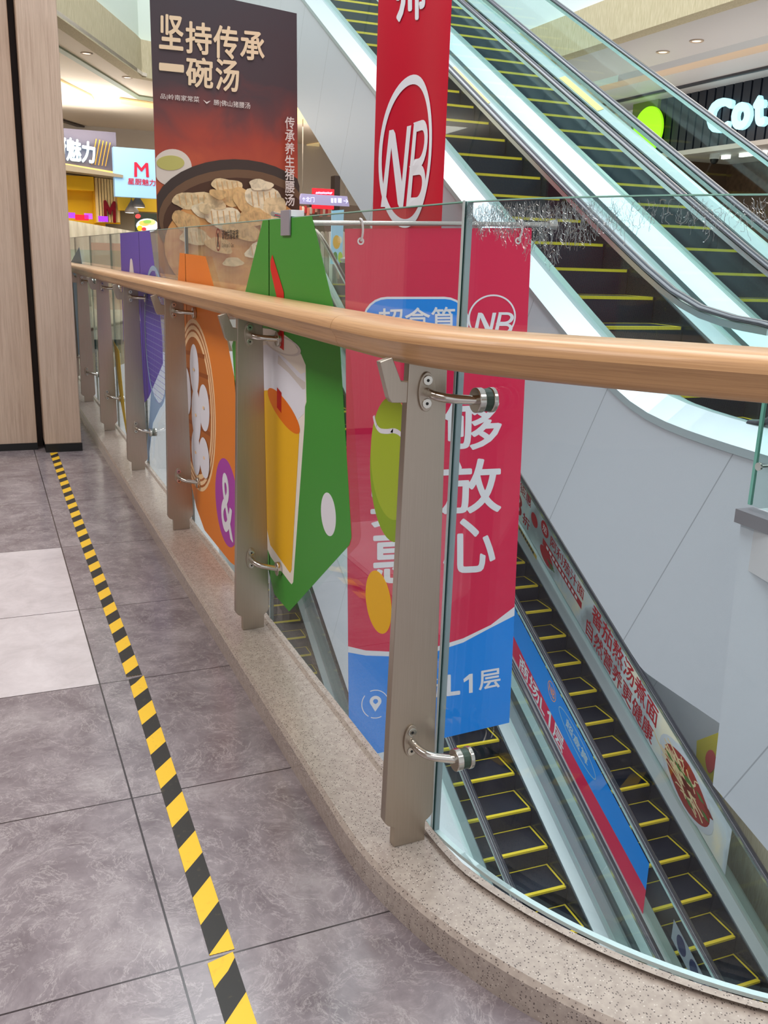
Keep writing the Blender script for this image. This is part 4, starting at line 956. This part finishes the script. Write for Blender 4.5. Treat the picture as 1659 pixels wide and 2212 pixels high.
# ------------------------------------------------------------------ atrium surroundings
# landing slab and its guard at right
lp = [euv(u, v, -0.32) for u, v in ((3.77, 3.62), (3.77, 9.2), (-2.5, 9.2), (-2.5, 3.0), (0.6, 3.0))]
struct(MB().prism(lp, (0, 0, 0.315)).build('floor_landing', mat('landing_stone', (186, 184, 186), 0.25)), 'pale stone landing floor in front of the rising escalators', 'floor')
a0, a1 = atV(1605, 1128, 3.6), atV(1659, 1168, 3.6)
fas = [euv(3.77, 3.6, -0.07), euv(3.75, 3.6, -0.4), euv(3.70, 3.6, -1.66), euv(3.20, 3.6, -1.80), euv(0.5, 3.6, -1.8), euv(0.5, 3.6, -0.07)]
struct(MB().prism(fas, EV*1.2).build('wall_landing_fascia', TRUSS), 'white painted fascia under the landing floor', 'wall')
struct(MB().prism([euv(3.79, 3.57, -0.075), euv(3.79, 3.57, 0.0), euv(0.5, 3.57, 0.0), euv(0.5, 3.57, -0.075)], EV*0.12).build('trim_2', mat('grey_stone_trim', (112, 108, 112), 0.3)), 'grey stone edge trim of the escalator landing', 'trim')
gp_ = thing('glass_guard', 'end glass pane of the landing guard above the grey stone trim', 'glass panel', tuple(euv(3.2, 3.6, 0)), 'guard panels of the landing')
MB().prism([euv(3.74, 3.62, 0.03), euv(2.4, 3.62, 0.03), euv(2.4, 3.62, 1.3), euv(3.74, 3.62, 1.3)], EV*0.014).build('pane', GLASS_ESC, gp_)
MB().prism([euv(3.76, 3.619, 0.03), euv(3.74, 3.619, 0.03), euv(3.74, 3.619, 1.3), euv(3.76, 3.619, 1.3)], EV*0.016).build('polished_edge', mat('green_edge', (104, 168, 150), 0.15, coat=0.4), gp_)
lpz = thing('railing_post', 'dark steel post behind the landing guard glass', 'railing post', tuple(euv(3.5, 3.72, 0)))
MB().prism([euv(3.66, 3.72, 0.0), euv(3.56, 3.72, 0.0), euv(3.57, 3.72, 1.05), euv(3.62, 3.72, 1.05)], EV*0.02).build('post_plate', mat('post_grey', (96, 104, 106), 0.4, 0.6), lpz)
c_ = atV(1641, 1008, 3.61); MB().cyl(c_, -EV, 0.022, 0.012, 24).build('clamp_disc', CHROME, lpz)
MB().tube([c_, c_+EV*0.11], 0.008, 10).build('glass_standoff', CHROME, lpz)

# lower floors
struct(MB().prism([euv(4.9, -1, -6.7), euv(4.9, 3.8, -6.7), euv(-3, 3.8, -6.7), euv(-3, -1, -6.7)], (0, 0, 0.38)).build('floor_lower', mat('lower_tiles', (150, 146, 142), 0.25)), 'lower mall floor far below the curved glass', 'floor')
struct(MB().prism([euv(4.2, 3.8, -6.7), euv(4.2, 12, -6.7), euv(-3, 12, -6.7), euv(-3, 3.8, -6.7)], (0, 0, 0.36)).build('floor_lower_landing', mat('lower_tiles2', (156, 152, 148), 0.25)), 'lower landing floor at the foot of the lower escalators', 'floor')
struct(MB().box((-6, -6, -13.2), (20, 30, -13.0)).build('floor_basement', mat('base_tiles', (150, 150, 148), 0.3)), 'basement floor at the bottom of the atrium', 'floor')
struct(MB().prism([euv(7.52, 7.4, -6.4), euv(-2, 7.4, -6.4), euv(-2, 7.4, -2.2), euv(7.2, 7.4, -2.2)], EV*0.2).build('wall_lower_right', textured('lower_beige', (196, 186, 164), (182, 170, 146), (8, 8, 1))), 'beige lower floor wall beyond the lower escalators', 'wall')
struct(MB().prism([euv(18.5, 7.9, -6.4), euv(7.6, 7.9, -6.4), euv(7.6, 7.9, -0.4), euv(18.5, 7.9, -0.4)], EV*0.2).build('wall_lower_far', TRUSS), 'pale lower floor wall behind the noodle poster', 'wall')
struct(MB().box((0.83, -2, -6.4), (0.86, 0.4, -0.4)).build('wall_void_side', TRUSS), 'white side of the floor slab under the walkway', 'wall')

# upper floor slabs: beige fascias, soffits
SZ = 4.4
L0, L1 = atZ(122, 30, SZ), atZ(308, 163, SZ)
dv_ = (L1-L0).normalized(); Lm = L0-dv_*9
lf = [Lm, L1, L1+Vector((0.35, 0.32, 0)), Vector((14, L1.y+0.32, SZ)), Vector((14, 27, SZ)), Vector((-8, 27, SZ)), Vector((-8, Lm.y, SZ))]
struct(MB().prism(lf, (0, 0, 0.06)).build('ceiling_left_gallery', CREAM), 'cream gallery ceiling in front of the yellow food shop', 'ceiling')
def edge_band(pts, z0, z1, th, m, name, label):
    q = MB(); P = [Vector(p) for p in pts]
    rings = []
    for i, p in enumerate(P):
        t_ = (P[min(i+1, len(P)-1)]-P[max(i-1, 0)]); t_.z = 0; n_ = Vector((-t_.y, t_.x, 0)).normalized()*th
        rings.append([Vector((p.x, p.y, z0)), Vector((p.x+n_.x, p.y+n_.y, z0)), Vector((p.x+n_.x, p.y+n_.y, z1)), Vector((p.x, p.y, z1))])
    o = q.sweep(rings).build(name, m); struct(o, label, 'wall'); return o
edge = [Lm, L0, L1-dv_*0.35, L1+Vector((0.0, 0.05, 0)), L1+Vector((0.38, 0.2, 0)), Vector((14, L1.y+0.25, SZ))]
edge_band(edge, SZ-0.02, SZ+0.62, 0.25, FASCIA, 'wall_left_fascia', 'textured beige upper floor edge band above the food shop')
edge_band([p+Vector((-0.02, 0.12, 0)) for p in edge], SZ+0.62, SZ+2.4, 0.2, mat('upper_guard', (214, 224, 212), 0.3), 'wall_left_upper', 'pale upper floor guard above the beige band of the food shop side')
struct(MB().box((-8, 27, -0.3), (16, 27.3, 8)).build('wall_back', mat('back_wall', (206, 196, 184), 0.6)), 'cream back wall behind the shops across the void', 'wall')
struct(MB().prism([Vector((p.x, p.y, -0.35)) for p in lf], (0, 0, 0.35)).build('floor_gallery', mat('gallery_floor', (196, 186, 172), 0.2)), 'pale gallery floor across the void by the food shop', 'floor')
edge_band([Vector((p.x, p.y, 0)) for p in edge], -0.7, -0.0, 0.2, FASCIA, 'trim_3', 'beige floor edge band across the void')
gg = thing('glass_guard', 'pale glass guard of the gallery across the void', 'glass panel', tuple(Vector((L1.x, L1.y, 0))), 'guard of the far gallery')
q = MB(); rings = []
for p in edge: rings.append([Vector((p.x-0.05, p.y+0.03, 0)), Vector((p.x-0.03, p.y+0.04, 0)), Vector((p.x-0.03, p.y+0.04, 1.25)), Vector((p.x-0.05, p.y+0.03, 1.25))])
q.sweep(rings).build('pane', GLASS_ESC, gg)
# cove strips and downlights in the left ceiling
def zpoly(pts, z): return [atZ(x, y, z) for x, y in pts]
def down(x, y, z, label, grp='recessed downlights'):
    c = atZ(x, y, z); t_ = thing('downlight', label, 'downlight', tuple(c), grp)
    q = MB(); q.lathe(c, [(0.10, 0.0), (0.10, -0.012), (0.075, -0.012), (0.065, 0.03)], 20); q.build('trim_ring', C('dl_ring', (190, 170, 150)), t_)
    MB().cyl(c+Vector((0, 0, -0.006)), (0, 0, 1), 0.064, 0.004, 20).build('lens', mat('dl_lens', (255, 236, 210), 0.4, emit=1.2), t_); return t_
down(187, 115, SZ-0.002, 'round downlight in the cream ceiling beside the wood pillar'); down(275, 167, SZ-0.002, 'round downlight in the cream ceiling near the soup poster')
def soff(pts, z, th, m, name, label, cat='ceiling'):
    o = MB().prism(zpoly(pts, z), (0, 0, th)).build(name, m); struct(o, label, cat); return o
soff([(100, 86), (160, 122), (300, 208), (352, 216), (352, 222), (298, 215), (158, 131), (100, 96)], SZ-0.03, 0.03, C('ceiling_groove', (150, 160, 138)), 'ceiling_groove', 'grey green groove line in the cream ceiling')
soff([(100, 160), (198, 208), (204, 217), (165, 207), (100, 174)], SZ-0.04, 0.03, COVE2, 'ceiling_cove', 'warm lit cove in the ceiling beside the wood pillar')
soff([(258, 214), (352, 228), (352, 238), (262, 224)], SZ-0.045, 0.03, COVE2, 'ceiling_cove', 'warm lit cove beside the soup poster')
soff([(100, 250), (345, 325), (345, 328), (100, 254)], SZ-0.045, 0.03, C('ceiling_dark_line', (86, 78, 74)), 'ceiling_slot', 'dark slot line across the cream gallery ceiling')
soff([(640, 232), (700, 232), (700, 262), (640, 268)], SZ-0.04, 0.03, COVE2, 'ceiling_cove', 'warm lit cove between the soup poster and the escalator cladding')
soff([(640, 318), (690, 310), (690, 318), (640, 326)], SZ-0.04, 0.03, COVE2, 'ceiling_cove', 'small second warm cove between the soup poster and the escalator')

# ---- food shop with yellow interior
SY = 24.0
def sp(x, y, k=0.0): return atY(x, y, SY-k)
def sbox(mb, x0, y0, x1, y1, k0, k1):
    a, b_ = sp(x0, y1, k1), sp(x1, y0, k1); mb.box((a.x, SY-k1, a.z), (b_.x, SY-k0, b_.z)); return mb
SHOPG = C('shop_grey', (150, 140, 122)); SYEL = C('shop_yellow', (236, 184, 30)); SYEL2 = C('shop_yellow_panel', (240, 196, 60))
sh = thing('shop', 'yellow food shop kiosk across the void', 'shop', tuple(sp(220, 500)))
q = MB(); sbox(q, 90, 350, 352, 640, -0.3, -0.25)
for p in q.v: p.z = max(0.0, p.z) if p.z > 1.5 else 0.0
q.build('back_wall', SHOPG, sh)
sbox(MB(), 90, 404, 224, 500, -0.2, -0.1).build('yellow_wall', SYEL, sh)
sbox(MB(), 90, 382, 202, 406, -0.1, 0.3).build('yellow_bulkhead', SYEL, sh)
sbox(MB(), 255, 424, 352, 454, -0.1, 0.2).build('yellow_bulkhead', SYEL2, sh)
q = MB(); sbox(q, 204, 382, 256, 482, -0.1, 0.0); q.build('slat_backing', SYEL, sh)
for k in range(8):
    x = 209+k*6.2; sbox(MB(), x, 384+k*0.8, x+3, 480, 0.0, 0.12).build('slat', C('slat_pale', (246, 214, 150)), sh)
q = MB(); a, b_, c_, d_ = sp(225, 478, 0.2), sp(251, 482, 0.2), sp(250, 435, 0.2), sp(224, 432, 0.2); text_quad(q, 'M', a, b_, c_, d_, bold=0.05, depth=(0, 0.08, 0)); q.build('letter', C('shop_maroon', (126, 16, 30), 0.25), sh)
q = MB(); q.prism([sp(90, 346, 0.9), sp(266, 378, 0.9), sp(266, 384, 0.9), sp(90, 362, 0.9)], (0, 0.9, 0)); q.build('canopy', SHOPG, sh)
sgn = thing('shop_sign', 'lit white character sign on the canopy of the yellow shop', 'sign', tuple(sp(170, 350, 0.4)))
sbox(MB(), 90, 286, 250, 362, 0.3, 0.4).build('sign_panel', C('sign_panel', (112, 108, 124)), sgn)
q = MB(); text_quad(q, '星厨魅力', sp(78, 340, 0.5), sp(206, 354, 0.5), sp(206, 308, 0.5), sp(78, 282, 0.5), bold=0.04, depth=(0, 0.06, 0)); q.build('letters', mat('sign_letters', (226, 250, 255), 0.4, emit=0.9), sgn)
q = MB(); q.prism([sp(90, 345, 0.42), sp(252, 372, 0.42), sp(252, 376, 0.42), sp(90, 352, 0.42)], (0, -0.05, 0)); q.build('light_edge', mat('gold_edge', (255, 206, 110), 0.4, emit=0.8), sgn)
for k in range(5):
    x = 208+k*7.5; q = MB(); q.tube([sp(x, 300+k*2, 0.45), sp(x-10, 355+k, 0.45)], 0.012, 6); q.build('gold_rod', C('gold_rod', (226, 170, 60), 0.3), sgn)
lb = thing('light_box', 'pale blue light box with red letter M beside the yellow shop', 'sign', tuple(sp(295, 420, 0.9)))
sbox(MB(), 249, 324, 341, 424, 0.6, 0.85).build('box_body', mat('box_blue', (150, 196, 236), 0.4, emit=0.3), lb)
q = MB(); text_quad(q, 'M', sp(290, 382, 0.86), sp(322, 383, 0.86), sp(320, 352, 0.86), sp(290, 350, 0.86), bold=0.02); text_quad(q, '星厨魅力', sp(276, 398, 0.86), sp(336, 402, 0.86), sp(336, 388, 0.86), sp(276, 384, 0.86), bold=0.02); q.build('lettering', C('box_red', (196, 40, 70)), lb)
def pendant(x, y, label):
    p_ = sp(x, y, 0.5); t_ = thing('pendant_lamp', label, 'lamp', tuple(p_), 'pendant lamps in the food shop')
    MB().lathe(p_, [(0.02, 0.30), (0.03, 0.26), (0.16, 0.06), (0.17, 0.0)], 20).build('lamp_shade', C('shade_grey', (120, 112, 106)), t_, smooth=True)
    MB().cyl(p_+Vector((0, 0, 0.0)), (0, 0, 1), 0.15, 0.01, 20).build('bulb', LAMPW, t_)
    MB().cyl(p_+Vector((0, 0, 0.3)), (0, 0, 1), 0.008, max(0.05, sp(x, 436, 0.5).z-p_.z-0.3), 6).build('cord', BLACK, t_)
pendant(285, 460, 'lower hanging one of two pendant lamps over the shop counter'); pendant(298, 448, 'higher hanging one of two pendant lamps over the shop counter')
ct = thing('counter', 'white draped counter of the yellow shop across the void', 'counter', tuple(sp(200, 640, 1.6)))
pz = sp(200, 480, 1.6).z
q = MB(); rr = []
for i in range(61):
    x_ = sp(110, 480, 1.6).x+(sp(292, 480, 1.6).x-sp(110, 480, 1.6).x)*i/60; w_ = 0.03*math.sin(i*1.1); zt = sp(130+2.5*i, 470+0.5*i, 1.6).z
    rr.append([Vector((x_, SY-1.6+w_, 0.0)), Vector((x_, SY-1.2, 0.0)), Vector((x_, SY-1.2, zt)), Vector((x_, SY-1.6+w_, zt))])
q.sweep(rr).build('drape', C('drape_white', (214, 212, 196)), ct)
for (x, y, w_, c_, lab) in ((150, 464, 20, (150, 60, 220), 'purple lit price tag beside the wood pillar on the shop counter'), (177, 469, 24, (236, 30, 40), 'red lit price tag on the shop counter'), (191, 466, 14, (168, 80, 230), 'purple lit price tag touching the red one on the counter'), (223, 472, 17, (150, 50, 226), 'purple lit price tag alone below the maroon letter')):
    o = MB().box(tuple(Vector((sp(x, y+6, 1.52).x-w_*0.006, SY-1.52, sp(x, y+7, 1.5).z))), tuple(Vector((sp(x, y, 1.5).x+w_*0.006, SY-1.48, sp(x, y-5, 1.5).z)))).build('price_tag', mat('tag_%d%d' % (c_[0], c_[1]), c_, 0.4, emit=0.7), loc=tuple(sp(x, y+6, 1.5)))
    tag(o, lab, 'price tag', 'lit tags on the shop counter')
fb = thing('menu_board', 'glowing dish photo board with green leaves beside the soup poster', 'sign', tuple(sp(315, 500, 1.8)))
a_ = sp(318, 500, 1.85); MB().tube([a_, Vector((a_.x, a_.y, 0))], 0.03, 8).build('stand_pole', STEEL, fb)
sbox(MB(), 292, 462, 343, 502, 1.8, 1.9).build('board', mat('dish_dark', (60, 66, 54), 0.4), fb)
for i, (x, y, rx, ry, c_) in enumerate(((318, 487, 24, 15, (226, 240, 250)), (312, 482, 12, 6, (236, 206, 110)), (326, 480, 10, 6, (240, 220, 150)), (302, 493, 6, 6, (240, 200, 40)), (318, 479, 9, 4, (150, 200, 90)), (311, 495, 5, 4, (206, 60, 70)), (298, 467, 6, 5, (226, 80, 80)))):
    MB().prism([sp(x+rx*math.cos(a), y+ry*math.sin(a), 1.9+0.004*(i+1)) for a in [2*math.pi*k/20 for k in range(20)]], (0, -0.003, 0)).build('printed_dish', mat('dish%d' % i, c_, 0.4, emit=0.5), fb)
_z = sp(232, 575, 2.4); q = MB(); sbox(q, 203, 526, 262, 575, 2.2, 2.7)
for p in q.v:
    if p.z < _z.z+0.3: p.z = 0.0
o = q.build('display_box', C('salmon_box', (206, 152, 128)), loc=(_z.x, _z.y, 0)); tag(o, 'salmon coloured box seen through the glass above the handrail', 'box')

# ---- clothes shop and hanging sign in the middle distance
hs = thing('hanging_sign', 'lavender wayfinding sign hanging beside the soup poster', 'sign', tuple(sp(700, 436, 2)))
q = MB(); q.prism([sp(652, 418, 2), sp(750, 424, 2), sp(755, 446, 2), sp(645, 440, 2)], (0, 0.1, 0)); q.build('sign_board', mat('sign_lavender', (168, 162, 206), 0.4, emit=0.25), hs)
q = MB(); text_quad(q, '↑北门', sp(653, 436, 2.01), sp(679, 437, 2.01), sp(679, 426, 2.01), sp(653, 425, 2.01), bold=0.01); text_quad(q, '→', sp(742, 439, 2.01), sp(752, 440, 2.01), sp(752, 430, 2.01), sp(742, 429, 2.01), bold=0.01)
for x in (715, 722, 730): q.add([sp(x, 438, 2.01), sp(x+(8 if x > 728 else 5), 438.5, 2.01), sp(x+(8 if x > 728 else 5), 428.5, 2.01), sp(x, 428, 2.01)], [(0, 1, 2, 3)])
q.build('lettering', mat('sign_let', (226, 228, 255), 0.4, emit=0.7), hs)
for x in (653, 748): MB().tube([sp(x, 420, 1.95), Vector((sp(x, 420, 1.95).x, SY-1.95, SZ))], 0.012, 6).build('rod', STEEL, hs)
rs = thing('shop_sign', 'red lit shop sign behind the lavender hanging sign', 'sign', tuple(sp(698, 420, 0.6)))
sbox(MB(), 690, 420, 708, 445, -0.3, 0.5).build('bracket', C('bracket_dark', (70, 62, 60)), rs)
sbox(MB(), 676, 409, 722, 450, 0.5, 0.6).build('sign_box', mat('sign_red', (230, 30, 50), 0.4, emit=0.6), rs)
q = MB(); ribbon(q, [sp(682+0.9*i, 416.5+2.6*math.sin(i*1.9)+0.02*i, 0.62) for i in range(40)], 0.02, (0, 1, 0)); q.build('lettering', mat('sign_pinkw', (255, 190, 240), 0.4, emit=0.9), rs)
cw = thing('shop', 'dim clothes shop below the lavender hanging sign', 'shop', tuple(sp(700, 600)))
sbox(MB(), 640, 446, 800, 700, -0.4, -0.3).build('back_wall', C('cloth_shop', (120, 104, 92)), cw)
sbox(MB(), 722, 380, 735, 455, 0.0, 0.3).build('column', C('col_dark', (60, 52, 50)), cw)
rnd = random.Random(4)
CN = ['coral', 'cream', 'deep red', 'salmon', 'pale grey', 'red', 'peach', 'taupe']
ORD = ['first', 'second', 'third', 'fourth', 'fifth', 'sixth', 'seventh', 'eighth', 'ninth', 'tenth', 'eleventh', 'twelfth', 'thirteenth']
cl = [(226, 120, 106), (240, 226, 206), (196, 70, 74), (232, 150, 130), (206, 206, 196), (214, 90, 84), (240, 200, 180), (150, 120, 110)]
mats_c = [C('garment%d' % i, c_) for i, c_ in enumerate(cl)]
for k in range(13):
    x = 646+k*5.6; y = 446+rnd.uniform(-2, 3); h_ = 16+rnd.uniform(-3, 6)
    P = [sp(x-1.2, y), sp(x+1.2, y), sp(x+3.4, y+3), sp(x+2.6, y+h_), sp(x-2.6, y+h_), sp(x-3.4, y+3)]
    o = MB().prism(P, (0, -0.14, 0)).build('garment', mats_c[k % 8], loc=tuple(sp(x, y+h_)), bevel=0.02); tag(o, '%s garment on the high rail, %s from the soup poster' % (CN[k % 8], ORD[k]), 'garment', 'garments on the high rail of the distant shop')
for k in range(9):
    x = 666+k*9; c_ = [(206, 196, 176), (226, 206, 120), (120, 116, 112), (186, 178, 170), (150, 140, 128), (214, 210, 204), (96, 92, 92), (176, 150, 120), (200, 190, 180)][k]
    P = [sp(x-2, 500), sp(x+2, 500), sp(x+4.5, 505), sp(x+4, 590+rnd.uniform(0, 30)), sp(x-4, 590+rnd.uniform(0, 30)), sp(x-4.5, 505)]
    o = MB().prism(P, (0, -0.14, 0)).build('garment', C('lgarment%d' % k, c_), loc=tuple(sp(x, 590)), bevel=0.02); tag(o, '%s garment hanging low behind the bar, %s from the green sticker' % (['cream', 'pale yellow', 'grey', 'light grey', 'taupe', 'white', 'dark grey', 'tan', 'beige'][k], ORD[k]), 'garment', 'garments hanging low in the distant shop')
sbn = thing('stand_banner', 'light blue stand banner with food picture seen beside the bar', 'banner', tuple(atY(728, 640, 21.0)))
def s2(x, y, k=0.0): return atY(x, y, 21.0-k)
MB().prism([s2(717, 455), s2(743, 453), s2(739, 572), s2(714, 570)], (0, 0.03, 0)).build('banner_sheet', mat('stand_blue', (152, 206, 236), 0.4, emit=0.35), sbn)
for (x, y, rx, ry, c_) in ((727, 523, 8, 15, (232, 186, 60)), (734, 518, 5, 8, (236, 240, 226)), (724, 555, 5, 11, (70, 150, 80)), (735, 556, 5, 12, (180, 220, 70))):
    MB().prism([s2(x+rx*math.cos(a), y+ry*math.sin(a), 0.004) for a in [2*math.pi*k/20 for k in range(20)]], (0, -0.004, 0)).build('printed_food', mat('sf%d' % c_[0], c_, 0.4, emit=0.2), sbn)
MB().tube([s2(728, 572), Vector((s2(728, 572).x, s2(728, 572).y, 0.0))], 0.02, 8).build('stand_pole', STEEL, sbn)

# ---- right gallery
RF = 8.6
struct(MB().box((RF, 2, SZ-0.01), (RF+0.25, 24, SZ+0.56)).build('wall_right_fascia', FASCIA), 'textured beige upper floor edge band above the dark coffee shop', 'wall')
struct(MB().box((RF+0.06, 2, SZ+0.56), (RF+0.3, 24, SZ+3)).build('wall_right_upper', mat('upper_white', (222, 230, 230), 0.4)), 'white upper floor edge above the beige band of the coffee shop side', 'wall')
struct(MB().box((RF+0.1, 2, SZ), (10.25, 24, SZ+0.1)).build('ceiling_right_gallery', GREYCEIL), 'grey white gallery ceiling beyond the rising escalators', 'ceiling')
struct(MB().box((10.25, 2, SZ+0.12), (10.6, 24, SZ+0.2)).build('ceiling_right_cove', COVE), 'warm lit cove strip in the grey gallery ceiling', 'ceiling')
struct(MB().box((10.6, 2, SZ-0.1), (12.3, 24, SZ)).build('ceiling_right_soffit', GREYCEIL), 'lower grey soffit above the dark shop sign', 'ceiling')
struct(MB().box((11.35, 2, SZ-0.14), (11.42, 24, SZ-0.1)).build('trim_4', C('soffit_groove', (70, 70, 74))), 'dark groove line in the soffit above the coffee shop', 'trim')
struct(MB().box((8.2, 4.5, -0.35), (16, 24, 0.0)).build('floor_right_gallery', mat('gallery_floor2', (180, 174, 168), 0.2)), 'gallery floor beyond the rising escalators', 'floor')
CXW = 12.0
def cx(x, y, k=0.0): return atX(x, y, CXW-k)
SL = mat('dark_slats', (26, 32, 44), 0.45)
dw = thing('shop', 'dark slatted coffee shop with brown inner wall', 'shop', (CXW, 12.5, 0))
yl_, yr_ = cx(1425, 300).y, 9.5
MB().box((CXW, yr_, 3.33), (CXW+0.2, yl_, SZ-0.1)).build('sign_wall', SL, dw)
for k in range(26):
    y = yr_+0.1+k*(yl_-yr_)/26; MB().box((CXW-0.03, y, 3.34), (CXW, y+0.17, SZ-0.1)).build('slat', SL, dw)
MB().box((CXW+1.6, 6, 0), (CXW+1.8, 17, 3.25)).build('inner_wall', textured('brown_wall', (112, 82, 60), (92, 66, 48), (2, 2, 2)), dw)
MB().box((CXW-0.1, yr_, 3.25), (CXW+1.8, yl_, 3.33)).build('lower_soffit', mat('soffit_white', (214, 206, 196), 0.5), dw)
MB().box((CXW+0.0, yl_-0.12, 0), (CXW+1.8, yl_, 3.25)).build('side_wall', C('side_brown', (96, 74, 58)), dw)
sl_ = thing('shop_sign', 'glowing pale cyan shop letters on the dark slats', 'sign', tuple(cx(1620, 290, 0.1)))
LET = mat('sign_cyan', (186, 240, 250), 0.4, emit=0.85)
q = MB(); W_ = 171
text_quad(q, 'C', cx(1523, 290, 0.12), cx(1570, 285, 0.12), cx(1584, 210, 0.12), cx(1530, 213, 0.12), bold=0.055, depth=(0.08, 0, 0))
text_quad(q, 'o', cx(1577, 282, 0.12), cx(1617, 279, 0.12), cx(1624, 219, 0.12), cx(1582, 221, 0.12), bold=0.055, depth=(0.08, 0, 0))
text_quad(q, 't', cx(1626, 275, 0.12), cx(1652, 272, 0.12), cx(1652, 204, 0.12), cx(1626, 207, 0.12), bold=0.055, depth=(0.08, 0, 0))
text_quad(q, 'ti', cx(1658, 273, 0.12), cx(1705, 268, 0.12), cx(1705, 198, 0.12), cx(1658, 203, 0.12), bold=0.055, depth=(0.08, 0, 0))
q.build('letters', LET, sl_)
gl = thing('light_box', 'bright green round sign beside the dark slats', 'sign', tuple(cx(1400, 285)))
MB().box((CXW-0.1, cx(1424, 300).y+0.02, 2.7), (CXW+0.1, cx(1370, 300).y, SZ-0.1)).build('sign_panel', C('green_panel', (120, 140, 70)), gl)
cg = cx(1402, 282, 0.12); MB().prism(ell(cg, (0, 0.42, 0), (0, 0, 0.42), 32), (-0.05, 0, 0)).build('lit_disc', mat('lit_green', (170, 240, 30), 0.4, emit=0.9), gl)
for (x0, y0, x1, y1, lab) in ((1600, 329, 1656, 323, 'longer linear lamp under the white coffee shop soffit'), (1562, 328, 1577, 326, 'short linear lamp beside the longer one under the coffee shop soffit')):
    a, b_ = cx(x0, y0, -0.5), cx(x1, y1, -0.5); o = MB().box((CXW+0.47, b_.y, 3.19), (CXW+0.53, a.y, 3.25)).build('linear_lamp', LAMPW, loc=tuple(a)); tag(o, lab, 'lamp', 'linear lamps of the coffee shop')
cmz = thing('security_camera', 'white dome security camera under the coffee shop soffit', 'camera', tuple(cx(1545, 330)))
c_ = cx(1545, 328, -0.2); c_.z = 3.16; MB().cyl(c_, (0, 0, 1), 0.085, 0.09, 20).build('camera_body', WHITE, cmz); MB().lathe(c_, [(0.075, 0), (0.06, -0.05), (0.03, -0.08), (0.001, -0.085)], 18).build('dome', BLACK, cmz, smooth=True)
down(1505, 88, SZ-0.002, 'round downlight in the grey ceiling, closer to the warm cove'); down(1432, 112, SZ-0.002, 'round downlight in the grey ceiling, closer to the escalator handrail')
struct(MB().box((16, -2, -7), (16.2, 28, 8)).build('wall_right', mat('far_right', (190, 184, 180), 0.6)), 'plain far wall behind the coffee shop', 'wall')
